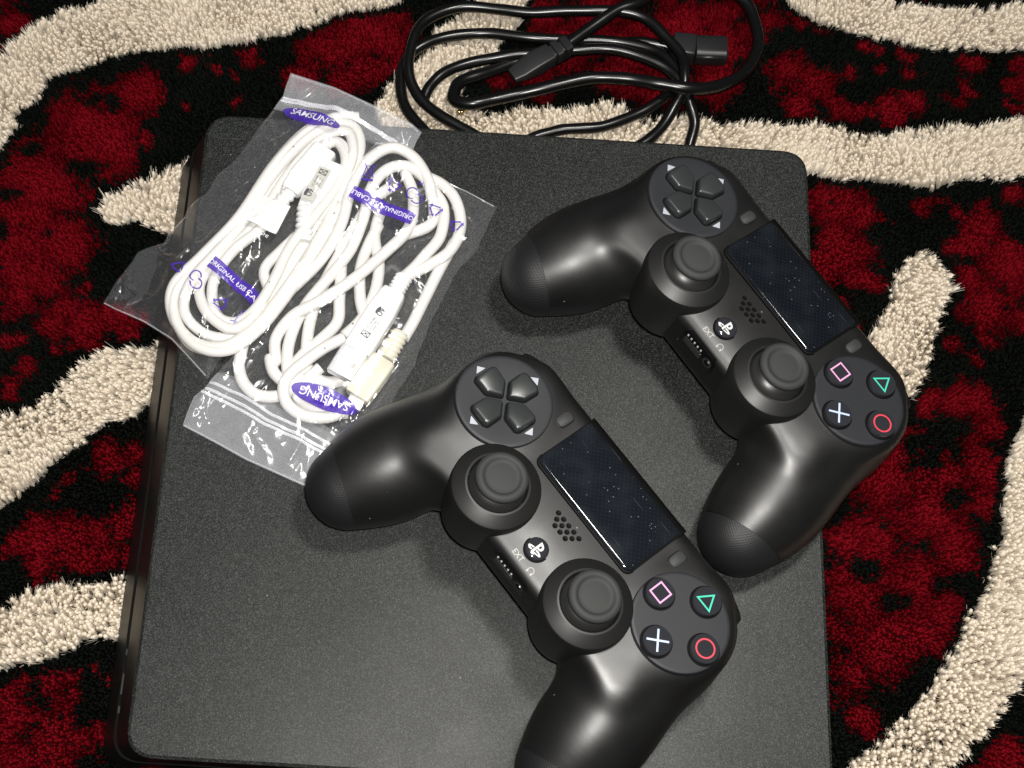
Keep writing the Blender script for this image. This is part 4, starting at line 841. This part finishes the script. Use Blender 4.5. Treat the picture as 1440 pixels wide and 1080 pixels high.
def bag(name_label, A, B, C, D_, F, floor, v_flap, loc, seed, base=0.0):
    """A: left side, B: right side (both bottom->top), C: bottom, D_: top (left->right), photo points"""
    root = thing('plastic_bag', name_label, 'plastic bag', tuple(at(*loc, 0)), 'clear zip bags on the console')
    nv, nu = 300, 190
    A, B, C, D_ = side(A, nv), side(B, nv), side(C, nu), side(D_, nu)
    for q, E_ in enumerate((A, B)):      # puckered edges
        t_ = np.linspace(0, 1, nv); E_ += (np.sin(np.pi * t_) ** 0.5)[:, None] * np.stack([fbm(t_ * 1.0, t_ * 0 + q, 0.09, 3, seed + 20 + q), fbm(t_ * 1.0, t_ * 0 + q, 0.09, 3, seed + 24 + q)], 1) * 7.0
    u = np.linspace(0, 1, nu)[None, :, None]; v = np.linspace(0, 1, nv)[:, None, None]
    P = (1 - u) * A[:, None] + u * B[:, None] + (1 - v) * C[None] + v * D_[None] - ((1 - u) * (1 - v) * A[0] + u * (1 - v) * B[0] + (1 - u) * v * A[-1] + u * v * B[-1])
    # back to the place: a fixed-point on the film's own height
    PX, PY = P[..., 0].ravel(), P[..., 1].ravel(); z = np.full(PX.shape, 0.004)
    dirs = np.stack([(PX - 720) / 2000.0, -(PY - 540) / 2000.0, -np.ones_like(PX)], 1) @ CR.T
    uu = np.broadcast_to(u[..., 0], P.shape[:2]).ravel(); vv = np.broadcast_to(v[..., 0], P.shape[:2]).ravel()
    W0 = CAM + dirs * ((0.003 - CAM[2]) / dirs[:, 2])[:, None]
    X_, Y_ = W0[:, 0], W0[:, 1]
    edge = np.minimum(np.minimum(uu, 1 - uu) * 0.085, np.minimum(vv, 1 - vv) * 0.14)
    flap = (vv < v_flap[0]) | (vv > v_flap[1])
    f = samp(F, X_, Y_); taut = np.clip((f - 0.006) / 0.004, 0, 1)
    wx_ = X_ + 0.006 * fbm(X_, Y_, 0.02, 2, seed + 8); wy_ = Y_ + 0.006 * fbm(X_, Y_, 0.02, 2, seed + 9); aa = wx_ * 0.87 - wy_ * 0.5; bb = wx_ * 0.5 + wy_ * 0.87
    rid = fbm(aa, bb * 0.45, 0.013, 3, seed, True, 0.5); rid2 = fbm(aa * 0.6, bb, 0.006, 2, seed + 5, True)
    amp = (0.0017 * (1 - 0.5 * taut)) * np.where(flap, 0.8, 1)
    rid = rid * 0.8 + 1.0 * facets(aa, bb * 0.7, 0.0095, seed) + 0.55 * facets(aa * 0.8 + bb * 0.5, bb * 0.9, 0.0047, seed + 1)
    z = floor + (f - floor) * np.clip(edge / 0.006, 0, 1) ** 0.6 + np.clip(edge / 0.004, 0, 1) * np.maximum(amp * (rid + 0.9) + 0.0004 * rid2 * np.where(flap, 0.4, 1), 0.0002)
    z = np.maximum(z, floor + 0.0002 + 0.0003 * np.clip(edge / 0.002, 0, 1))
    if base: z = np.where(X_ < -0.131, z - base * np.clip((-0.131 - X_) / 0.03, 0, 1) ** 1.5, z)
    Vt = np.stack([X_, Y_, z], 1) - np.array(root.location); Vb = np.stack([X_, Y_, np.minimum(z - 0.0001, floor + 0.00005 + 0 * z)], 1) - np.array(root.location)
    I_ = np.arange(nu * nv).reshape(nv, nu); q = np.stack([I_[:-1, :-1], I_[:-1, 1:], I_[1:, 1:], I_[1:, :-1]], -1).reshape(-1, 4)
    fq = flap[q[:, 0]]
    for nm, msk, m in (('film', ~fq, m_film), ('zip_flap', fq, m_flap)):
        qq = q[msk]; used = np.unique(qq); mp_ = np.full(nu * nv, -1); mp_[used] = np.arange(len(used)); qq = mp_[qq]; n_ = len(used)
        big(nm, np.concatenate([Vt[used], Vb[used]]), np.concatenate([qq, qq[:, ::-1] + n_]), m, root, True)
    Zg = z.reshape(nv, nu); XG, YG = X_.reshape(nv, nu), Y_.reshape(nv, nu)
    def line(vf, wmm=0.6, nm='zip_rib', m=m_zip):
        k = int(vf * (nv - 1)); P = np.stack([XG[k, 2:-2:3], YG[k, 2:-2:3], Zg[k, 2:-2:3] + 0.0002], 1); mb = MB(); mb.tube(P - np.array(root.location), wmm * 0.001, 8, 0.6); mb.build(nm, m, root)
    # printing lies on the film: nearest film height
    HZ = np.full((GM, GN), np.nan); ii = np.clip(((X_ - GX0) / GS).astype(int), 0, GN - 1); jj = np.clip(((Y_ - GY0) / GS).astype(int), 0, GM - 1); HZ[jj, ii] = z
    bad = np.isnan(HZ); HZ[bad] = 0; Wt = (~bad).astype(float); HZ2 = blur(HZ, 1) / np.maximum(blur(Wt, 1), 1e-3); HZ = np.where(bad, HZ2, np.maximum(HZ, HZ2)); HM = HZ.copy()
    for di in (-1, 0, 1):
        for dj in (-1, 0, 1): HM = np.maximum(HM, np.roll(HZ, (di, dj), (0, 1)))
    HZ = HM
    return root, line, HZ
def film_print(root, HZ, cpx, ang, V, F, name, m, lift=0.0006):
    V = np.array(V, float); c0 = at(*cpx, 0.006); ca, sa = math.cos(ang), math.sin(ang)
    # subdivide so that it bends with the film
    bm = bmesh.new(); vs = [bm.verts.new((x * 0.001, y * 0.001, 0)) for x, y in V[:, :2]]
    for f in F:
        try: bm.faces.new([vs[i] for i in f])
        except ValueError: pass
    bmesh.ops.triangulate(bm, faces=bm.faces[:])
    for _ in range(6):
        lg = [e for e in bm.edges if e.calc_length() > 0.0016]
        if not lg: break
        bmesh.ops.subdivide_edges(bm, edges=lg, cuts=1); bmesh.ops.triangulate(bm, faces=bm.faces[:])
    A = np.array([v.co[:] for v in bm.verts]); bm.verts.index_update(); Ff = [[v.index for v in f.verts] for f in bm.faces]; bm.free()
    X_ = c0[0] + A[:, 0] * ca - A[:, 1] * sa; Y_ = c0[1] + A[:, 0] * sa + A[:, 1] * ca; Z_ = samp(HZ, X_, Y_) + lift
    obj(name, np.stack([X_, Y_, Z_], 1) - np.array(root.location), Ff, m, root)
def ellipse(a, b, n=40, p=1.0): return [(a * math.copysign(abs(math.cos(t)) ** p, math.cos(t)), b * math.sin(t), 0) for t in np.linspace(0, 2 * math.pi, n, endpoint=False)], [tuple(range(n))]
def arrows_sign(kind):
    mb = MB()
    if kind == 'tri':
        for q in range(3):
            a = math.radians(90 + 120 * q); b_ = math.radians(90 + 120 * (q + 1)); p = np.array([math.cos(a), math.sin(a)]) * 3.6; r_ = np.array([math.cos(b_), math.sin(b_)]) * 3.6; s_ = p + (r_ - p) * 0.18; e = p + (r_ - p) * 0.75
            d = (e - s_) / np.linalg.norm(e - s_); v = np.array([-d[1], d[0]]); mb.add([(*(s_ + v * .35), 0), (*(e + v * .35), 0), (*(e - v * .35), 0), (*(s_ - v * .35), 0)], [(3, 2, 1, 0)])
            mb.add([(*(e + v), 0), (*(e + d * 1.5), 0), (*(e - v), 0)], [(2, 1, 0)])
    elif kind == 'bin':
        stroke(mb, [(-1.6, -2.4), (1.6, -2.4), (2.1, 2.4), (-2.1, 2.4)], 0.35, 0)
        for a, b_ in (((-2.6, -3.2), (2.6, 3.2)), ((2.6, -3.2), (-2.6, 3.2))): a = np.array(a); b_ = np.array(b_); d = (b_ - a) / np.linalg.norm(b_ - a); v = np.array([-d[1], d[0]]) * 0.2; mb.add([(*(a + v), 0), (*(b_ + v), 0), (*(b_ - v), 0), (*(a - v), 0)], [(0, 1, 2, 3)])
        mb.add([(-2.6, 3.6, 0), (2.6, 3.6, 0), (2.6, 4.8, 0), (-2.6, 4.8, 0)], [(0, 1, 2, 3)])
    else:
        for c, a0, a1 in (((-1.2, 1.2), 20, 290), ((1.2, -1.2), 200, 470)):
            P = [(c[0] + 2.3 * math.cos(math.radians(t)), c[1] + 2.3 * math.sin(math.radians(t))) for t in np.linspace(a0, a1, 16)]
            for i in range(15): a = np.array(P[i]); b_ = np.array(P[i + 1]); d = (b_ - a) / np.linalg.norm(b_ - a); v = np.array([-d[1], d[0]]) * 0.32; mb.add([(*(a + v), 0), (*(b_ + v), 0), (*(b_ - v), 0), (*(a - v), 0)], [(0, 1, 2, 3)])
    return mb.V, mb.F

# upper left bag; its zip end points up and to the right
bagA, lineA, HZA = bag('upper left clear zip bag reaching over the left edge of the console',
    [(140, 418), (160, 385), (192, 345), (228, 335), (270, 285), (330, 220), (385, 145), (398, 128), (408, 98)],
    [(290, 530), (335, 470), (395, 385), (455, 300), (500, 235), (545, 212), (580, 208), (593, 182)],
    [(140, 418), (200, 448), (240, 475), (290, 530)],
    [(408, 98), (470, 118), (540, 150), (580, 170), (593, 182)], FA, 0.0003, (-1, 0.86), (370, 320), 41, 0.004)
for vf in (0.90, 0.915): lineA(vf)
lineA(0.994, 0.25, 'bag_edge', m_flap); lineA(0.004, 0.25, 'bag_edge', m_flap)
aA = wang((405, 150), (475, 185))
film_print(bagA, HZA, (438, 168), aA, *ellipse(14.5, 4.3, 40, 1.2), 'logo_oval', m_purple)
V, F = text_mesh('SAMSUNG', 5.0, 0.06); V[:, 0] *= 0.95; film_print(bagA, HZA, (440, 168), aA, V, F, 'logo_lettering', m_wprint, 0.0012)
aA2 = wang((300, 378), (368, 430)); Vr, Fr = rect(27, 5.6, 0.1); film_print(bagA, HZA, (334, 402), aA2, Vr, Fr, 'printed_band', m_purple)
V, F = text_mesh('ORIGINAL USB CABLE', 2.9, 0.02); film_print(bagA, HZA, (334, 403), aA2, V, F, 'band_lettering', m_wprint, 0.0012)
for (c, kd) in (((252, 378), 'tri'), ((278, 400), 'loop'), ((312, 432), 'tri'), ((340, 455), 'bin')): film_print(bagA, HZA, c, aA2, *arrows_sign(kd), 'printed_symbol', m_purple, 0.0005)
# the small white card with printing below it
cw_ = wang(z1(610, 480), z1(700, 520)); cpos = (380, 309)
film_print(bagA, HZA, cpos, cw_, *rect(13.5, 13.5, 0.3), 'paper_card', m_card, 0.0004)
V, F = text_mesh('CHI', 2.3, 0.02); film_print(bagA, HZA, (373, 337), aA2 + 0.08, V, F, 'card_lettering', m_wprint, 0.0006)

# lower right bag; its zip end points down and to the left
bagB, lineB, HZB = bag('lower clear zip bag whose milky flap lies beside the nearer controller grip',
    [(256, 597), (272, 555), (290, 538), (325, 500), (350, 450), (400, 385), (455, 305), (495, 240), (528, 198)],
    [(432, 684), (462, 640), (510, 600), (548, 565), (575, 520), (640, 385), (672, 345), (700, 288)],
    [(256, 597), (300, 620), (345, 645), (432, 684)],
    [(528, 198), (575, 205), (612, 248), (655, 265), (700, 288)], FB, 0.0012, (0.185, 2), (470, 420), 57)
for vf in (0.115, 0.13, 0.15): lineB(vf)
lineB(0.004, 0.25, 'bag_edge', m_flap); lineB(0.994, 0.25, 'bag_edge', m_flap)
aB = wang((500, 580), (412, 548)); 
film_print(bagB, HZB, (457, 565), aB, *ellipse(14.0, 4.6, 40, 1.15), 'logo_oval', m_purple)
V, F = text_mesh('SAMSUNG', 4.6, 0.05); film_print(bagB, HZB, (457, 565), aB, V, F, 'logo_lettering', m_wprint, 0.0012)
aB2 = wang((585, 315), (495, 275)); film_print(bagB, HZB, (538, 297), aB2, *rect(29, 5.8, 0.1), 'printed_band', m_purple)
V, F = text_mesh('ORIGINAL USB CABLE', 3.0, 0.02); film_print(bagB, HZB, (538, 297), aB2, V, F, 'band_lettering', m_wprint, 0.0012)
for (c, kd, da) in (((520, 250), 'bin', 0.25), ((554, 267), 'tri', 0), ((583, 282), 'loop', 0.3), ((612, 300), 'tri', 0.2), ((641, 322), 'tri', 0.3)): film_print(bagB, HZB, c, aB2 + da, *arrows_sign(kd), 'printed_symbol', m_purple, 0.0005)
V, F = text_mesh('PE', 2.4, 0.01); film_print(bagB, HZB, (592, 266), aB2, V, F, 'symbol_lettering', m_purple, 0.0006)
